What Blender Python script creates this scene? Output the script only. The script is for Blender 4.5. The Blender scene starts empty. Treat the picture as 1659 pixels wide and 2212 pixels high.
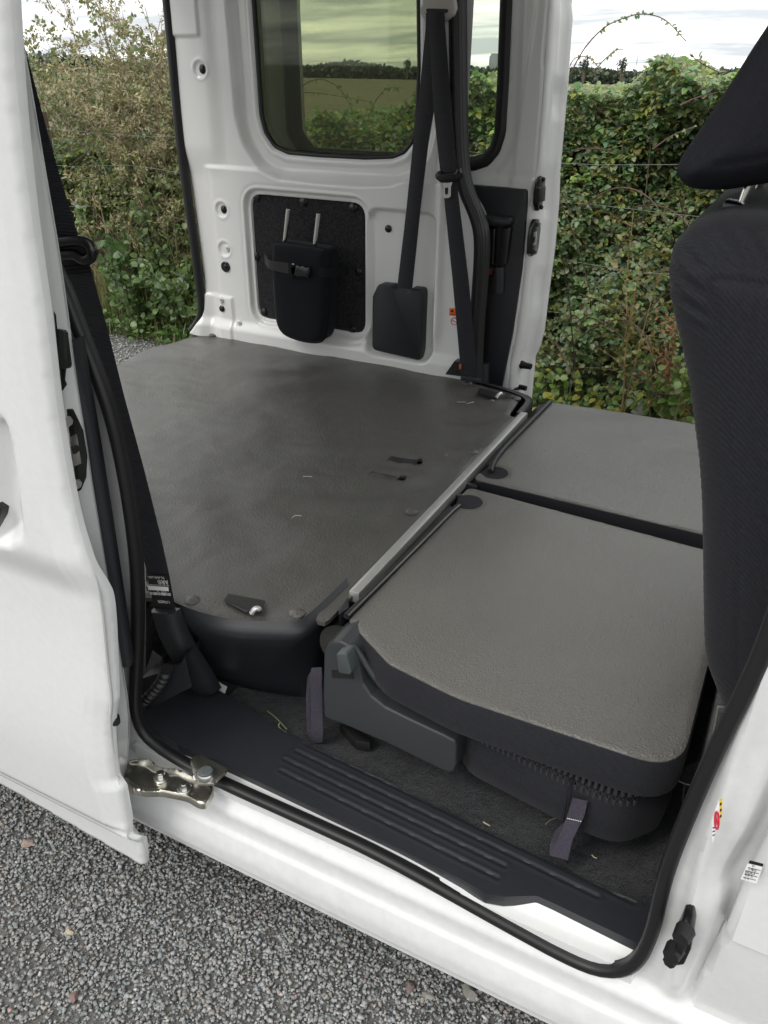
import bpy, bmesh, math, random
import numpy as np
from mathutils import Vector, Matrix, noise as mnoise
from mathutils.geometry import tessellate_polygon
random.seed(7); rng = np.random.default_rng(7)
S = bpy.context.scene; COL = S.collection
R = math.radians

# ------------------------------------------------------------------ camera
CF, CTH, CPH, CRO = 1725.1, R(29.203), R(26.662), R(0.601)
CC = np.array([0., -.74, 1.46])
_fw = np.array([-math.sin(CPH)*math.cos(CTH), math.cos(CPH)*math.cos(CTH), -math.sin(CTH)])
_rt = np.array([math.cos(CPH), math.sin(CPH), 0.]); _up = np.cross(_rt, _fw)
_rt, _up = _rt*math.cos(CRO)+_up*math.sin(CRO), _up*math.cos(CRO)-_rt*math.sin(CRO)
cam = bpy.data.cameras.new('camera'); camo = bpy.data.objects.new('camera', cam); COL.objects.link(camo)
cam.sensor_fit = 'VERTICAL'; cam.sensor_height = 36; cam.lens = 36*CF/2212
cam.clip_start = .02; cam.clip_end = 6000
m = Matrix.Identity(4)
for i in range(3):
    m[i][0] = _rt[i]; m[i][1] = _up[i]; m[i][2] = -_fw[i]; m[i][3] = CC[i]
camo.matrix_world = m
S.camera = camo

# ------------------------------------------------------------------ sky, sun, exposure
SUN_EL, SUN_AZ = 48, 205          # azimuth in degrees, clockwise from +Y
W = bpy.data.worlds.new('World'); S.world = W; W.use_nodes = True
nt = W.node_tree; nd = nt.nodes; lk = nt.links; nd.clear()
wo = nd.new('ShaderNodeOutputWorld'); bg = nd.new('ShaderNodeBackground'); lk.new(bg.outputs[0], wo.inputs[0])
bg.inputs[1].default_value = .115
sk = nd.new('ShaderNodeTexSky'); sk.sky_type = 'NISHITA'; sk.sun_disc = False
sk.sun_elevation = R(SUN_EL); sk.sun_rotation = R(SUN_AZ)
tc = nd.new('ShaderNodeTexCoord'); sp = nd.new('ShaderNodeSeparateXYZ'); lk.new(tc.outputs['Generated'], sp.inputs[0])
def mth(op, a, b=None, clamp=False):
    n = nd.new('ShaderNodeMath'); n.operation = op; n.use_clamp = clamp
    for k, v in enumerate((a, b)):
        if v is None: continue
        if isinstance(v, (int, float)): n.inputs[k].default_value = v
        else: lk.new(v, n.inputs[k])
    return n.outputs[0]
zz = mth('ADD', mth('MAXIMUM', sp.outputs[2], 0.), .10)
cx = nd.new('ShaderNodeCombineXYZ')
lk.new(mth('DIVIDE', sp.outputs[0], zz), cx.inputs[0]); lk.new(mth('DIVIDE', sp.outputs[1], zz), cx.inputs[1])
mp = nd.new('ShaderNodeMapping'); lk.new(cx.outputs[0], mp.inputs[0]); mp.inputs['Rotation'].default_value = (0, 0, R(24)); mp.inputs['Scale'].default_value = (.5, 1.1, 1)
n1 = nd.new('ShaderNodeTexNoise'); lk.new(mp.outputs[0], n1.inputs[0]); n1.inputs['Scale'].default_value = 1.15; n1.inputs['Detail'].default_value = 7; n1.inputs['Roughness'].default_value = .55; n1.inputs['Distortion'].default_value = .35
cr = nd.new('ShaderNodeValToRGB'); lk.new(n1.outputs[0], cr.inputs[0])
cr.color_ramp.elements[0].position = .40; cr.color_ramp.elements[0].color = (6.4, 6.8, 7.2, 1)
cr.color_ramp.elements[1].position = .68; cr.color_ramp.elements[1].color = (17.5, 17.1, 15.8, 1)
e = cr.color_ramp.elements.new(.50); e.color = (10.0, 10.1, 10.0, 1)
mx = nd.new('ShaderNodeMix'); mx.data_type = 'RGBA'; mx.inputs[0].default_value = .93
# an overcast sky is brighter overhead than at the horizon
gr = nd.new('ShaderNodeMix'); gr.data_type = 'RGBA'; gr.blend_type = 'MULTIPLY'; gr.inputs[0].default_value = 1
gv = mth('ADD', mth('MULTIPLY', mth('MAXIMUM', sp.outputs[2], 0.), .5), .85)
lk.new(cr.outputs[0], gr.inputs[6]); lk.new(gv, gr.inputs[7])
lk.new(sk.outputs[0], mx.inputs[6]); lk.new(gr.outputs[2], mx.inputs[7]); lk.new(mx.outputs[2], bg.inputs[0])
sl = bpy.data.lights.new('sun', 'SUN'); sl.energy = .85; sl.angle = R(18); sl.color = (1, .96, .9)
so = bpy.data.objects.new('sun', sl); COL.objects.link(so)
so.rotation_euler = (R(90-SUN_EL), 0, R(180-SUN_AZ))
S.view_settings.view_transform = 'Standard'; S.view_settings.look = 'None'
S.view_settings.exposure = 0.36; S.view_settings.gamma = 1; S.view_settings.use_curve_mapping = False

# ------------------------------------------------------------------ measuring helpers (photo measurements -> points on real planes)
def ray(q): return _fw+_rt*(q[0]-829.5)/CF-_up*(q[1]-1106)/CF
def PX(q, x): d = ray(q); return CC+d*((x-CC[0])/d[0])
def PY(q, y): d = ray(q); return CC+d*((y-CC[1])/d[1])
def PZ(q, z): d = ray(q); return CC+d*((z-CC[2])/d[2])
def z1(*a): return [(.5*x, .5*y) for x, y in a]
def z2(*a): return [(829.5+.5*x, .5*y) for x, y in a]
def z3(*a): return [(.5*x, 737+.5*y) for x, y in a]
def z4(*a): return [(829.5+.5*x, 737+.5*y) for x, y in a]
def z5(*a): return [(.5*x, 1474+.5*y) for x, y in a]
def z6(*a): return [(829.5+.5*x, 1474+.5*y) for x, y in a]
def c1(*a): return [(356+.2734*x, 389+.2734*y) for x, y in a]
def c2(*a): return [(778+.293*x, .293*y) for x, y in a]
def c3(*a): return [(778+.293*x, 373+.293*y) for x, y in a]
def c4(*a): return [(632+.293*x, 1296+.293*y) for x, y in a]
def c5(*a): return [(227+.293*x, 1199+.293*y) for x, y in a]
def c6(*a): return [(1173+.359*x, 1418+.359*y) for x, y in a]
def c7(*a): return [(.3296*x, 405+.3296*y) for x, y in a]
def PYs(l, y): return np.array([PY(q, y) for q in l])
def PZs(l, z): return np.array([PZ(q, z) for q in l])

# ------------------------------------------------------------------ materials
def mat(name, col, rough=.5, metal=0., spec=.5, coat=0., bump=None, var=None, attr=False, sheen=0., stretch=None, transm=0., sub=0., coatr=.06):
    """bump: list of (kind, scale, strength, distance); var: (scale, amount, contrast)"""
    M = bpy.data.materials.new(name); M.use_nodes = True; t = M.node_tree; n = t.nodes; l = t.links
    b = n['Principled BSDF']
    b.inputs['Base Color'].default_value = (*col, 1); b.inputs['Roughness'].default_value = rough; b.inputs['Metallic'].default_value = metal
    b.inputs['Specular IOR Level'].default_value = spec; b.inputs['Coat Weight'].default_value = coat; b.inputs['Coat Roughness'].default_value = coatr
    if sheen: b.inputs['Sheen Weight'].default_value = sheen; b.inputs['Sheen Roughness'].default_value = .4
    tcn = n.new('ShaderNodeTexCoord'); co = tcn.outputs['Object']
    if stretch:
        mpn = n.new('ShaderNodeMapping'); l.new(co, mpn.inputs[0]); mpn.inputs['Scale'].default_value = stretch; co = mpn.outputs[0]
    csrc = None
    if attr:
        a = n.new('ShaderNodeAttribute'); a.attribute_name = 'tint'; csrc = a.outputs['Color']
    if var:
        layers = var if isinstance(var, list) else [var]
        for (sc, am) in layers:
            nz = n.new('ShaderNodeTexNoise'); l.new(co, nz.inputs[0]); nz.inputs['Scale'].default_value = sc; nz.inputs['Detail'].default_value = 4
            mr = n.new('ShaderNodeMapRange'); l.new(nz.outputs[0], mr.inputs[0]); mr.inputs[1].default_value = .3; mr.inputs[2].default_value = .7
            mr.inputs[3].default_value = 1-am; mr.inputs[4].default_value = 1+am
            mm = n.new('ShaderNodeMix'); mm.data_type = 'RGBA'; mm.blend_type = 'MULTIPLY'; mm.inputs[0].default_value = 1
            if csrc is None: mm.inputs[6].default_value = (*col, 1)
            else: l.new(csrc, mm.inputs[6])
            l.new(mr.outputs[0], mm.inputs[7]); csrc = mm.outputs[2]
    if csrc is not None: l.new(csrc, b.inputs['Base Color'])
    prev = None
    for bd in bump or []:
        kind, sc, st, di = bd
        if kind == 'noise':
            x = n.new('ShaderNodeTexNoise'); x.inputs['Scale'].default_value = sc; x.inputs['Detail'].default_value = 3; o = x.outputs[0]
        elif kind == 'grain':
            x = n.new('ShaderNodeTexNoise'); x.inputs['Scale'].default_value = sc; x.inputs['Detail'].default_value = 1.5; x.inputs['Distortion'].default_value = 1.2; o = x.outputs[0]
        elif kind == 'vor':
            x = n.new('ShaderNodeTexVoronoi'); x.inputs['Scale'].default_value = sc; o = x.outputs['Distance']
        elif kind == 'wave':
            x = n.new('ShaderNodeTexWave'); x.inputs['Scale'].default_value = sc; x.bands_direction = 'DIAGONAL'; o = x.outputs['Fac']
        elif kind in ('wx', 'wy', 'wz'):
            x = n.new('ShaderNodeTexWave'); x.inputs['Scale'].default_value = sc; x.bands_direction = kind[1].upper(); o = x.outputs['Fac']
        l.new(co, x.inputs['Vector'])
        bp = n.new('ShaderNodeBump'); bp.inputs['Strength'].default_value = st; bp.inputs['Distance'].default_value = di
        l.new(o, bp.inputs['Height'])
        if prev: l.new(prev, bp.inputs['Normal'])
        prev = bp.outputs[0]
    if prev: l.new(prev, b.inputs['Normal'])
    if attr and sub:   # leaves let a little light through
        tr = n.new('ShaderNodeBsdfTranslucent'); l.new(csrc, tr.inputs[0]); ms = n.new('ShaderNodeMixShader'); ms.inputs[0].default_value = sub
        l.new(b.outputs[0], ms.inputs[1]); l.new(tr.outputs[0], ms.inputs[2]); l.new(ms.outputs[0], n['Material Output'].inputs[0])
    return M
def glass(name, tint, refl=.06):
    M = bpy.data.materials.new(name); M.use_nodes = True; t = M.node_tree; n = t.nodes; l = t.links; n.remove(n['Principled BSDF'])
    tr = n.new('ShaderNodeBsdfTransparent'); tr.inputs[0].default_value = (*tint, 1)
    gl = n.new('ShaderNodeBsdfGlossy'); gl.inputs['Roughness'].default_value = .02; gl.inputs[0].default_value = (.9, .95, .9, 1)
    fr = n.new('ShaderNodeFresnel'); fr.inputs[0].default_value = 1.4
    ms = n.new('ShaderNodeMixShader'); l.new(fr.outputs[0], ms.inputs[0]); l.new(tr.outputs[0], ms.inputs[1]); l.new(gl.outputs[0], ms.inputs[2])
    l.new(ms.outputs[0], n['Material Output'].inputs[0]); return M
PAINT = mat('white_paint', (.71, .715, .715), .24, coat=1, var=[(90, .02)], bump=[('noise', 500, .02, .0006)])
PAINTIN = mat('white_inner_paint', (.78, .78, .77), .32, coat=.7, bump=[('noise', 500, .02, .0006)])
DUSTY = mat('dusty_white_paint', (.66, .665, .67), .34, coat=.7, bump=[('noise', 400, .04, .0006)], var=[(3, .05), (60, .04)])
RUBBER = mat('black_rubber', (.012, .012, .013), .42, spec=.4, bump=[('noise', 200, .06, .001)])
PLASTIC = mat('dark_textured_plastic', (.020, .021, .025), .42, spec=.45, bump=[('grain', 900, .25, .0006)], var=(8, .08))
SCUFF = mat('scuff_plastic', (.020, .021, .026), .45, spec=.5, bump=[('grain', 700, .35, .0008)], var=[(6, .12), (90, .08)])
GREYP = mat('slate_grey_plastic', (.033, .0365, .040), .46, spec=.45, bump=[('grain', 900, .25, .0006)])
GLOSSB = mat('gloss_black_plastic', (.008, .008, .009), .25, spec=.5)
MATV = mat('grey_vinyl_mat', (.068, .064, .058), .40, spec=.7, coat=.35, coatr=.33, bump=[('noise', 5, .35, .03), ('noise', 18, .25, .006), ('grain', 270, .9, .003)], var=[(2.2, .05), (40, .06)])
VINYL = mat('grey_vinyl_seatback', (.120, .114, .104), .40, spec=.7, coat=.5, coatr=.34, bump=[('noise', 7, .18, .010), ('grain', 300, .9, .0030)], var=[(4, .05)])
FABRIC = mat('black_mesh_fabric', (.017, .0175, .022), .85, spec=.25, sheen=.06, bump=[('wave', 105, .32, .0012), ('noise', 900, .3, .0008)], var=[(300, .25)])
FABRIC2 = mat('black_knit_fabric', (.014, .0145, .019), .9, spec=.2, bump=[('noise', 600, .4, .001)], var=[(400, .2)])
CLOTHN = mat('navy_black_cloth', (.011, .012, .014), .9, spec=.15, sheen=.12, bump=[('noise', 700, .3, .001)])
FELT = mat('charcoal_felt', (.026, .026, .029), .95, spec=.1, sheen=.3, bump=[('noise', 420, .9, .003)], var=[(170, .5), (420, .4)])
CARPET = mat('charcoal_carpet', (.028, .030, .034), .95, spec=.1, sheen=.2, bump=[('noise', 520, 1, .004), ('noise', 60, .4, .008)], var=[(420, .7), (40, .2)])
WEB = mat('black_seatbelt_webbing', (.013, .0135, .018), .5, spec=.4, bump=[('wz', 75, .5, .0012), ('wave', 200, .3, .0006)], var=(350, .3))
STRAPM = mat('violet_grey_webbing', (.105, .095, .13), .7, spec=.3, bump=[('wz', 260, .8, .0012), ('wx', 260, .8, .0012)], var=[(300, .25)])
DARKALU = mat('dull_trim_wire', (.30, .30, .30), .35, metal=.8)
CHROME = mat('polished_steel', (.72, .72, .70), .12, metal=1)
ALU = mat('brushed_aluminium', (.62, .62, .60), .38, metal=.7, var=[(30, .05)])
ZINC = mat('yellow_zinc_plate', (.50, .485, .42), .26, metal=.95, bump=[('noise', 60, .15, .002)], var=[(14, .45)])
STEEL = mat('zinc_bolt_steel', (.62, .62, .60), .28, metal=1)
BEIGEP = mat('warm_grey_plastic', (.42, .40, .37), .5)
REDP = mat('red_plastic', (.5, .01, .012), .4)
ORANGE = mat('orange_print', (.80, .16, .02), .5); YELLOW = mat('yellow_print', (.75, .48, .03), .5); WHITEP = mat('white_print', (.8, .8, .8), .5); BLACKP = mat('black_print', (.01, .01, .01), .5); REDPR = mat('red_print', (.6, .03, .06), .5)
GLASSQ = glass('green_tinted_glass', (.61, .63, .525)); GLASSD = glass('lightly_tinted_glass', (.86, .89, .82))
LEAF = mat('bramble_leaf', (.06, .1, .03), .42, spec=.9, attr=True, sub=.4)
DRYM = mat('dry_weed', (.2, .15, .1), .8, attr=True, sub=.15)
WOODM = mat('bark', (.10, .075, .05), .85, bump=[('noise', 60, .6, .004)], var=[(20, .3)])
STONE = mat('grey_gravel', (.2, .2, .2), .75, spec=.3, attr=True, bump=[('noise', 300, .3, .001)], var=[(180, .2)])

# ------------------------------------------------------------------ mesh helpers
VAN = None
def link(name, me, mt, parent=None, sharp=40, kind=None, label=None):
    o = bpy.data.objects.new(name, me); COL.objects.link(o)
    if mt is not None and not me.materials: me.materials.append(mt)
    if parent is not None:
        o.parent = parent
        # meshes are built in world space; take the parents' offset out again
        off = Vector((0, 0, 0)); p = parent
        while p is not None: off += p.location; p = p.parent
        o.location = -off
    if sharp is not None and len(me.polygons):
        me.shade_smooth()
        if sharp < 180: me.set_sharp_from_angle(angle=R(sharp))
    if kind: o['kind'] = kind
    if label: o['label'] = label
    return o
def tag(o, label=None, cat=None, group=None, kind=None):
    for k, v in (('label', label), ('category', cat), ('group', group), ('kind', kind)):
        if v: o[k] = v
    return o
def empty(name, loc):
    o = bpy.data.objects.new(name, None); COL.objects.link(o); o.location = loc; o.empty_display_size = .1; return o
def mesh(name, V, F):
    me = bpy.data.meshes.new(name); me.from_pydata([tuple(map(float, v)) for v in V], [], [tuple(map(int, f)) for f in F]); me.update(); return me
def npmesh(name, V, F, tint=None):
    """V (n,3), F (m,k) equal-size faces"""
    me = bpy.data.meshes.new(name); k = F.shape[1]
    me.vertices.add(len(V)); me.vertices.foreach_set('co', np.ascontiguousarray(V, np.float32).ravel())
    me.loops.add(F.size); me.loops.foreach_set('vertex_index', np.ascontiguousarray(F, np.int32).ravel())
    me.polygons.add(len(F)); me.polygons.foreach_set('loop_start', np.arange(0, F.size, k, dtype=np.int32))
    if tint is not None:
        a = me.attributes.new('tint', 'FLOAT_COLOR', 'POINT'); a.data.foreach_set('color', np.ascontiguousarray(np.c_[tint, np.ones(len(tint))], np.float32).ravel())
    me.update(); me.validate(); return me
def resample(P, n):
    P = np.asarray(P, float); s = np.r_[0, np.cumsum(np.linalg.norm(np.diff(P, axis=0), axis=1))]
    t = np.linspace(0, s[-1], n); return np.stack([np.interp(t, s, P[:, k]) for k in range(P.shape[1])], 1)
def smooth(P, n=60, it=2, closed=False):
    """Chaikin corner cutting then even spacing"""
    P = np.asarray(P, float)
    for _ in range(it):
        if closed: Q = np.roll(P, -1, 0); P = np.stack([.75*P+.25*Q, .25*P+.75*Q], 1).reshape(-1, P.shape[1])
        else:
            a = .75*P[:-1]+.25*P[1:]; b = .25*P[:-1]+.75*P[1:]
            P = np.vstack([P[:1], np.stack([a, b], 1).reshape(-1, P.shape[1]), P[-1:]])
    if closed: return resample(np.vstack([P, P[:1]]), n+1)[:-1]
    return resample(P, n)
def rpoly(pts, r=.02, seg=5):
    """polygon with filleted corners; r scalar or list"""
    pts = [np.array(p[:2], float) for p in pts]; n = len(pts); out = []
    for i in range(n):
        a, b, c = pts[i-1], pts[i], pts[(i+1) % n]; rr = r[i] if isinstance(r, (list, tuple)) else r
        u = (a-b); v = (c-b); lu, lv = np.linalg.norm(u), np.linalg.norm(v); u /= lu; v /= lv
        ang = math.acos(max(-1, min(1, float(u@v)))); 
        if rr <= 0 or ang > 3.1: out.append(b); continue
        d = min(rr/math.tan(ang/2), .45*lu, .45*lv); p0 = b+u*d; p1 = b+v*d
        for k in range(seg+1):
            t = k/seg; out.append((1-t)**2*p0+2*t*(1-t)*b+t*t*p1)
    return np.array(out)
def rrect(x0, x1, y0, y1, r, seg=5): return rpoly([(x0, y0), (x1, y0), (x1, y1), (x0, y1)], r, seg)
def sd_poly(U, V, poly):
    d = np.full(U.shape, 1e9); s = np.ones(U.shape); n = len(poly)
    for i in range(n):
        ax, ay = poly[i]; bx, by = poly[i-1]; ex, ey = bx-ax, by-ay; wx, wy = U-ax, V-ay
        t = np.clip((wx*ex+wy*ey)/(ex*ex+ey*ey+1e-18), 0, 1); d = np.minimum(d, (wx-ex*t)**2+(wy-ey*t)**2)
        c1_ = V >= ay; c2_ = V < by; c3_ = ex*wy > ey*wx
        s = np.where((c1_ & c2_ & c3_) | (~c1_ & ~c2_ & ~c3_), -s, s)
    return s*np.sqrt(d)
def sst(a, b, x): t = np.clip((x-a)/(b-a), 0, 1); return t*t*(3-2*t)
FXZ = (np.zeros(3), np.array([1., 0, 0]), np.array([0, 0, 1.]), np.array([0, -1., 0]))      # faces -Y, towards the open side door
FXY = (np.zeros(3), np.array([1., 0, 0]), np.array([0, 1., 0]), np.array([0, 0, 1.]))
FYZ = (np.zeros(3), np.array([0, 1., 0]), np.array([0, 0, 1.]), np.array([-1., 0, 0]))      # faces -X
def fr(F, off): return (F[0]+F[3]*off, F[1], F[2], F[3])
def sheet(name, mt, parent, outline, cell, frame, h=None, holes=(), skirt=0., **kw):
    """a pressed panel: a fine grid cut to an outline, raised by h(u,v,d), edges turned down by skirt"""
    outline = np.asarray(outline, float)[:, :2]; lo = outline.min(0)-cell; hi = outline.max(0)+cell
    nu, nv = int((hi[0]-lo[0])/cell)+2, int((hi[1]-lo[1])/cell)+2
    u = lo[0]+cell*np.arange(nu); v = lo[1]+cell*np.arange(nv); U, V = np.meshgrid(u, v, indexing='ij')
    def sdf(U, V):
        d = sd_poly(U, V, outline)
        for hp in holes: d = np.maximum(d, -sd_poly(U, V, np.asarray(hp)[:, :2]))
        return d
    D = sdf(U, V); q = (D[:-1, :-1]+D[1:, :-1]+D[1:, 1:]+D[:-1, 1:])/4 < 0
    idx = np.arange(nu*nv).reshape(nu, nv)
    F = np.stack([idx[:-1, :-1], idx[1:, :-1], idx[1:, 1:], idx[:-1, 1:]], -1)[q]
    used = np.unique(F); mp_ = -np.ones(nu*nv, int); mp_[used] = np.arange(len(used)); F = mp_[F]
    uu, vv, dd = U.ravel()[used], V.ravel()[used], D.ravel()[used]
    e = np.concatenate([F[:, [0, 1]], F[:, [1, 2]], F[:, [2, 3]], F[:, [3, 0]]]); key = np.sort(e, 1)
    _, inv, cnt = np.unique(key, axis=0, return_inverse=True, return_counts=True); B = e[cnt[inv.ravel()] == 1]
    bi = np.unique(B)
    for _ in range(3):
        d0 = sdf(uu[bi], vv[bi]); ep = cell*.1
        gx = (sdf(uu[bi]+ep, vv[bi])-d0)/ep; gy = (sdf(uu[bi], vv[bi]+ep)-d0)/ep; g = np.maximum(np.hypot(gx, gy), .3)
        uu[bi] -= d0*gx/g**2; vv[bi] -= d0*gy/g**2
    dd = -sdf(uu, vv)
    H = h(uu, vv, dd) if h is not None else np.zeros(len(uu)); H = H*np.ones(len(uu))
    O, A, Bv, N = frame
    P = O+np.outer(uu, A)+np.outer(vv, Bv)+np.outer(H, N)
    if np.dot(np.cross(A, Bv), N) < 0: F = F[:, ::-1]; B = B[:, ::-1]
    if skirt:
        m2 = -np.ones(len(P), int); m2[bi] = len(P)+np.arange(len(bi)); P = np.vstack([P, P[bi]-np.outer(np.full(len(bi), skirt), N)])
        F = np.vstack([F, np.stack([B[:, 1], B[:, 0], m2[B[:, 0]], m2[B[:, 1]]], 1)])
    return link(name, npmesh(name, P, F), mt, parent, **kw)
def fillet(d, r): t = np.clip(d/r, 0, 1); return r*np.sqrt(np.maximum(0, 1-(1-t)**2))-r
def prism(name, mt, parent, poly, frame, depth, bevel=.003, seg=2, **kw):
    """solid of an outline: top face at the frame plane, going back by depth"""
    O, A, B, N = frame; bm = bmesh.new(); poly = np.asarray(poly, float)[:, :2]
    top = [bm.verts.new(O+p[0]*A+p[1]*B) for p in poly]; bot = [bm.verts.new(O+p[0]*A+p[1]*B-N*depth) for p in poly]
    n = len(poly); ft = bm.faces.new(top); bm.faces.new(bot[::-1])
    for i in range(n): bm.faces.new((top[i], bot[i], bot[(i+1) % n], top[(i+1) % n]))
    bmesh.ops.recalc_face_normals(bm, faces=bm.faces[:])
    if bevel: bmesh.ops.bevel(bm, geom=list(ft.edges), offset=bevel, segments=seg, profile=.5, affect='EDGES', clamp_overlap=True)
    me = bpy.data.meshes.new(name); bm.to_mesh(me); bm.free(); return link(name, me, mt, parent, **kw)
def rbox(name, mt, parent, c, s, bevel=.004, rot=(0, 0, 0), seg=2, **kw):
    bm = bmesh.new(); bmesh.ops.create_cube(bm, size=1); bmesh.ops.scale(bm, vec=s, verts=bm.verts)
    if bevel: bmesh.ops.bevel(bm, geom=bm.edges[:], offset=min(bevel, min(s)*.45), segments=seg, profile=.5, affect='EDGES')
    from mathutils import Euler
    bmesh.ops.transform(bm, matrix=Matrix.Translation(c) @ Euler(rot).to_matrix().to_4x4(), verts=bm.verts)
    me = bpy.data.meshes.new(name); bm.to_mesh(me); bm.free(); return link(name, me, mt, parent, **kw)
def sweepVF(path, prof, up=(0, 0, 1), closed=False, scale=None, caps=True, base=0):
    path = np.asarray(path, float); n = len(path); prof = np.asarray(prof, float); k = len(prof); V = []; F = []
    for i in range(n):
        a = path[(i-1) % n] if (closed or i > 0) else path[i]; b = path[(i+1) % n] if (closed or i < n-1) else path[i]
        t = (b-a)/(np.linalg.norm(b-a)+1e-12); r = np.cross(t, np.array(up, float))
        if np.linalg.norm(r) < 1e-4: r = np.cross(t, np.array((.3, .9, .2)))
        r /= np.linalg.norm(r); w = np.cross(r, t); s = 1 if scale is None else scale[i]
        for p in prof: V.append(path[i]+r*p[0]*s+w*p[1]*s)
    for i in range(n if closed else n-1):
        j = (i+1) % n
        for q in range(k): F.append((base+i*k+q, base+i*k+(q+1) % k, base+j*k+(q+1) % k, base+j*k+q))
    if caps and not closed: F.append(tuple(base+q for q in range(k))[::-1]); F.append(tuple(base+(n-1)*k+q for q in range(k)))
    return V, F
def circ(r, k=10, ry=None): return [(r*math.cos(2*math.pi*i/k), (ry or r)*math.sin(2*math.pi*i/k)) for i in range(k)]
def tube(name, mt, parent, path, r, k=10, up=(0, 0, 1), closed=False, prof=None, scale=None, sharp=50, **kw):
    V, F = sweepVF(path, prof if prof is not None else circ(r, k), up, closed, scale); return link(name, mesh(name, V, F), mt, parent, sharp=sharp, **kw)
def loft(name, mt, parent, rings, closed=False, caps=False, **kw):
    rings = [np.asarray(r, float) for r in rings]; k = len(rings[0]); V = np.vstack(rings); F = []
    for i in range(len(rings)-1):
        for q in range(k if closed else k-1):
            F.append((i*k+q, i*k+(q+1) % k, (i+1)*k+(q+1) % k, (i+1)*k+q))
    if caps: F.append(tuple(range(k))[::-1]); F.append(tuple((len(rings)-1)*k+q for q in range(k)))
    me = mesh(name, V, F); bm = bmesh.new(); bm.from_mesh(me); bmesh.ops.recalc_face_normals(bm, faces=bm.faces[:]); bm.to_mesh(me); bm.free()
    return link(name, me, mt, parent, **kw)
def disc(name, mt, parent, c, n, r, h=.002, k=16, dome=0, ry=None, **kw):
    """a button or plug standing h proud along the normal n"""
    n = np.array(n, float); n /= np.linalg.norm(n); a = np.cross(n, (0, 0, 1.) if abs(n[2]) < .9 else (0, 1., 0)); a /= np.linalg.norm(a); b = np.cross(n, a); c = np.asarray(c, float)
    rings = []
    for rr, hh in ((1, -.002), (1, h*.6), (.86, h), (.45, h+dome*.8), (.02, h+dome)):
        rings.append([c+n*hh+a*r*rr*math.cos(2*math.pi*i/k)+b*(ry or r)*rr*math.sin(2*math.pi*i/k) for i in range(k)])
    return loft(name, mt, parent, rings, closed=True, caps=True, **kw)
def ribbon(name, mt, parent, L, Rr, th=.0022, n=40, **kw):
    """flat webbing between two edge lines"""
    L = resample(L, n); Rr = resample(Rr, n); V = []; F = []
    for i in range(n):
        w = Rr[i]-L[i]; t = (L[min(i+1, n-1)]-L[max(i-1, 0)]); nn = np.cross(w, t); nn /= np.linalg.norm(nn)+1e-12
        for k, s in ((0, .5), (.03, 1), (.97, 1), (1, .5), (.97, 0), (.03, 0)): V.append(L[i]+w*k+nn*th*(s-.5))
        if i:
            for q in range(6): F.append(((i-1)*6+q, (i-1)*6+(q+1) % 6, i*6+(q+1) % 6, i*6+q))
    F.append(tuple(range(6))); F.append(tuple((n-1)*6+q for q in range(6)))
    me = mesh(name, V, F); bm = bmesh.new(); bm.from_mesh(me); bmesh.ops.recalc_face_normals(bm, faces=bm.faces[:]); bm.to_mesh(me); bm.free()
    return link(name, me, mt, parent, **kw)
def bez(a, b, c, n=12): t = np.linspace(0, 1, n)[:, None]; a, b, c = map(lambda q: np.asarray(q, float), (a, b, c)); return (1-t)**2*a+2*t*(1-t)*b+t*t*c
def text(name, s, size, mt, parent, origin, X, Y, align='CENTER'):
    cu = bpy.data.curves.new(name, 'FONT'); cu.body = s; cu.size = size; cu.align_x = align; cu.extrude = 0; cu.resolution_u = 2
    to = bpy.data.objects.new(name, cu); COL.objects.link(to); dg = bpy.context.evaluated_depsgraph_get(); me = bpy.data.meshes.new_from_object(to.evaluated_get(dg)); bpy.data.objects.remove(to)
    X = Vector(X).normalized(); Y = Vector(Y).normalized(); Z = X.cross(Y)
    me.transform(Matrix(((X.x, Y.x, Z.x, origin[0]), (X.y, Y.y, Z.y, origin[1]), (X.z, Y.z, Z.z, origin[2]), (0, 0, 0, 1)))); me.materials.clear()
    return link(name, me, mt, parent, sharp=None)

# ================================================================== SETTING: ground and fields
def ground_mat(name, cols, scales, rough=.9, bump=(30, .6, .02), stretch=None):
    M = mat(name, cols[0], rough, spec=.2); t = M.node_tree; n = t.nodes; l = t.links; b = n['Principled BSDF']; tcn = n.new('ShaderNodeTexCoord'); co = tcn.outputs['Object']
    if stretch: mpn = n.new('ShaderNodeMapping'); mpn.inputs['Scale'].default_value = stretch; l.new(co, mpn.inputs[0]); co = mpn.outputs[0]
    nz = n.new('ShaderNodeTexNoise'); nz.inputs['Scale'].default_value = scales[0]; nz.inputs['Detail'].default_value = 8; nz.inputs['Roughness'].default_value = .65; l.new(co, nz.inputs[0]); rp = n.new('ShaderNodeValToRGB'); l.new(nz.outputs[0], rp.inputs[0])
    rp.color_ramp.elements[0].position = .35; rp.color_ramp.elements[0].color = (*cols[0], 1); rp.color_ramp.elements[1].position = .65; rp.color_ramp.elements[1].color = (*cols[-1], 1)
    for i, c in enumerate(cols[1:-1]): e = rp.color_ramp.elements.new(.35+.3*(i+1)/(len(cols)-1)); e.color = (*c, 1)
    l.new(rp.outputs[0], b.inputs['Base Color']); n2_ = n.new('ShaderNodeTexNoise'); n2_.inputs['Scale'].default_value = bump[0]; n2_.inputs['Detail'].default_value = 6; l.new(tcn.outputs['Object'], n2_.inputs[0]); bp = n.new('ShaderNodeBump'); bp.inputs['Strength'].default_value = bump[1]; bp.inputs['Distance'].default_value = bump[2]; l.new(n2_.outputs[0], bp.inputs['Height']); l.new(bp.outputs[0], b.inputs['Normal']); return M
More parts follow.
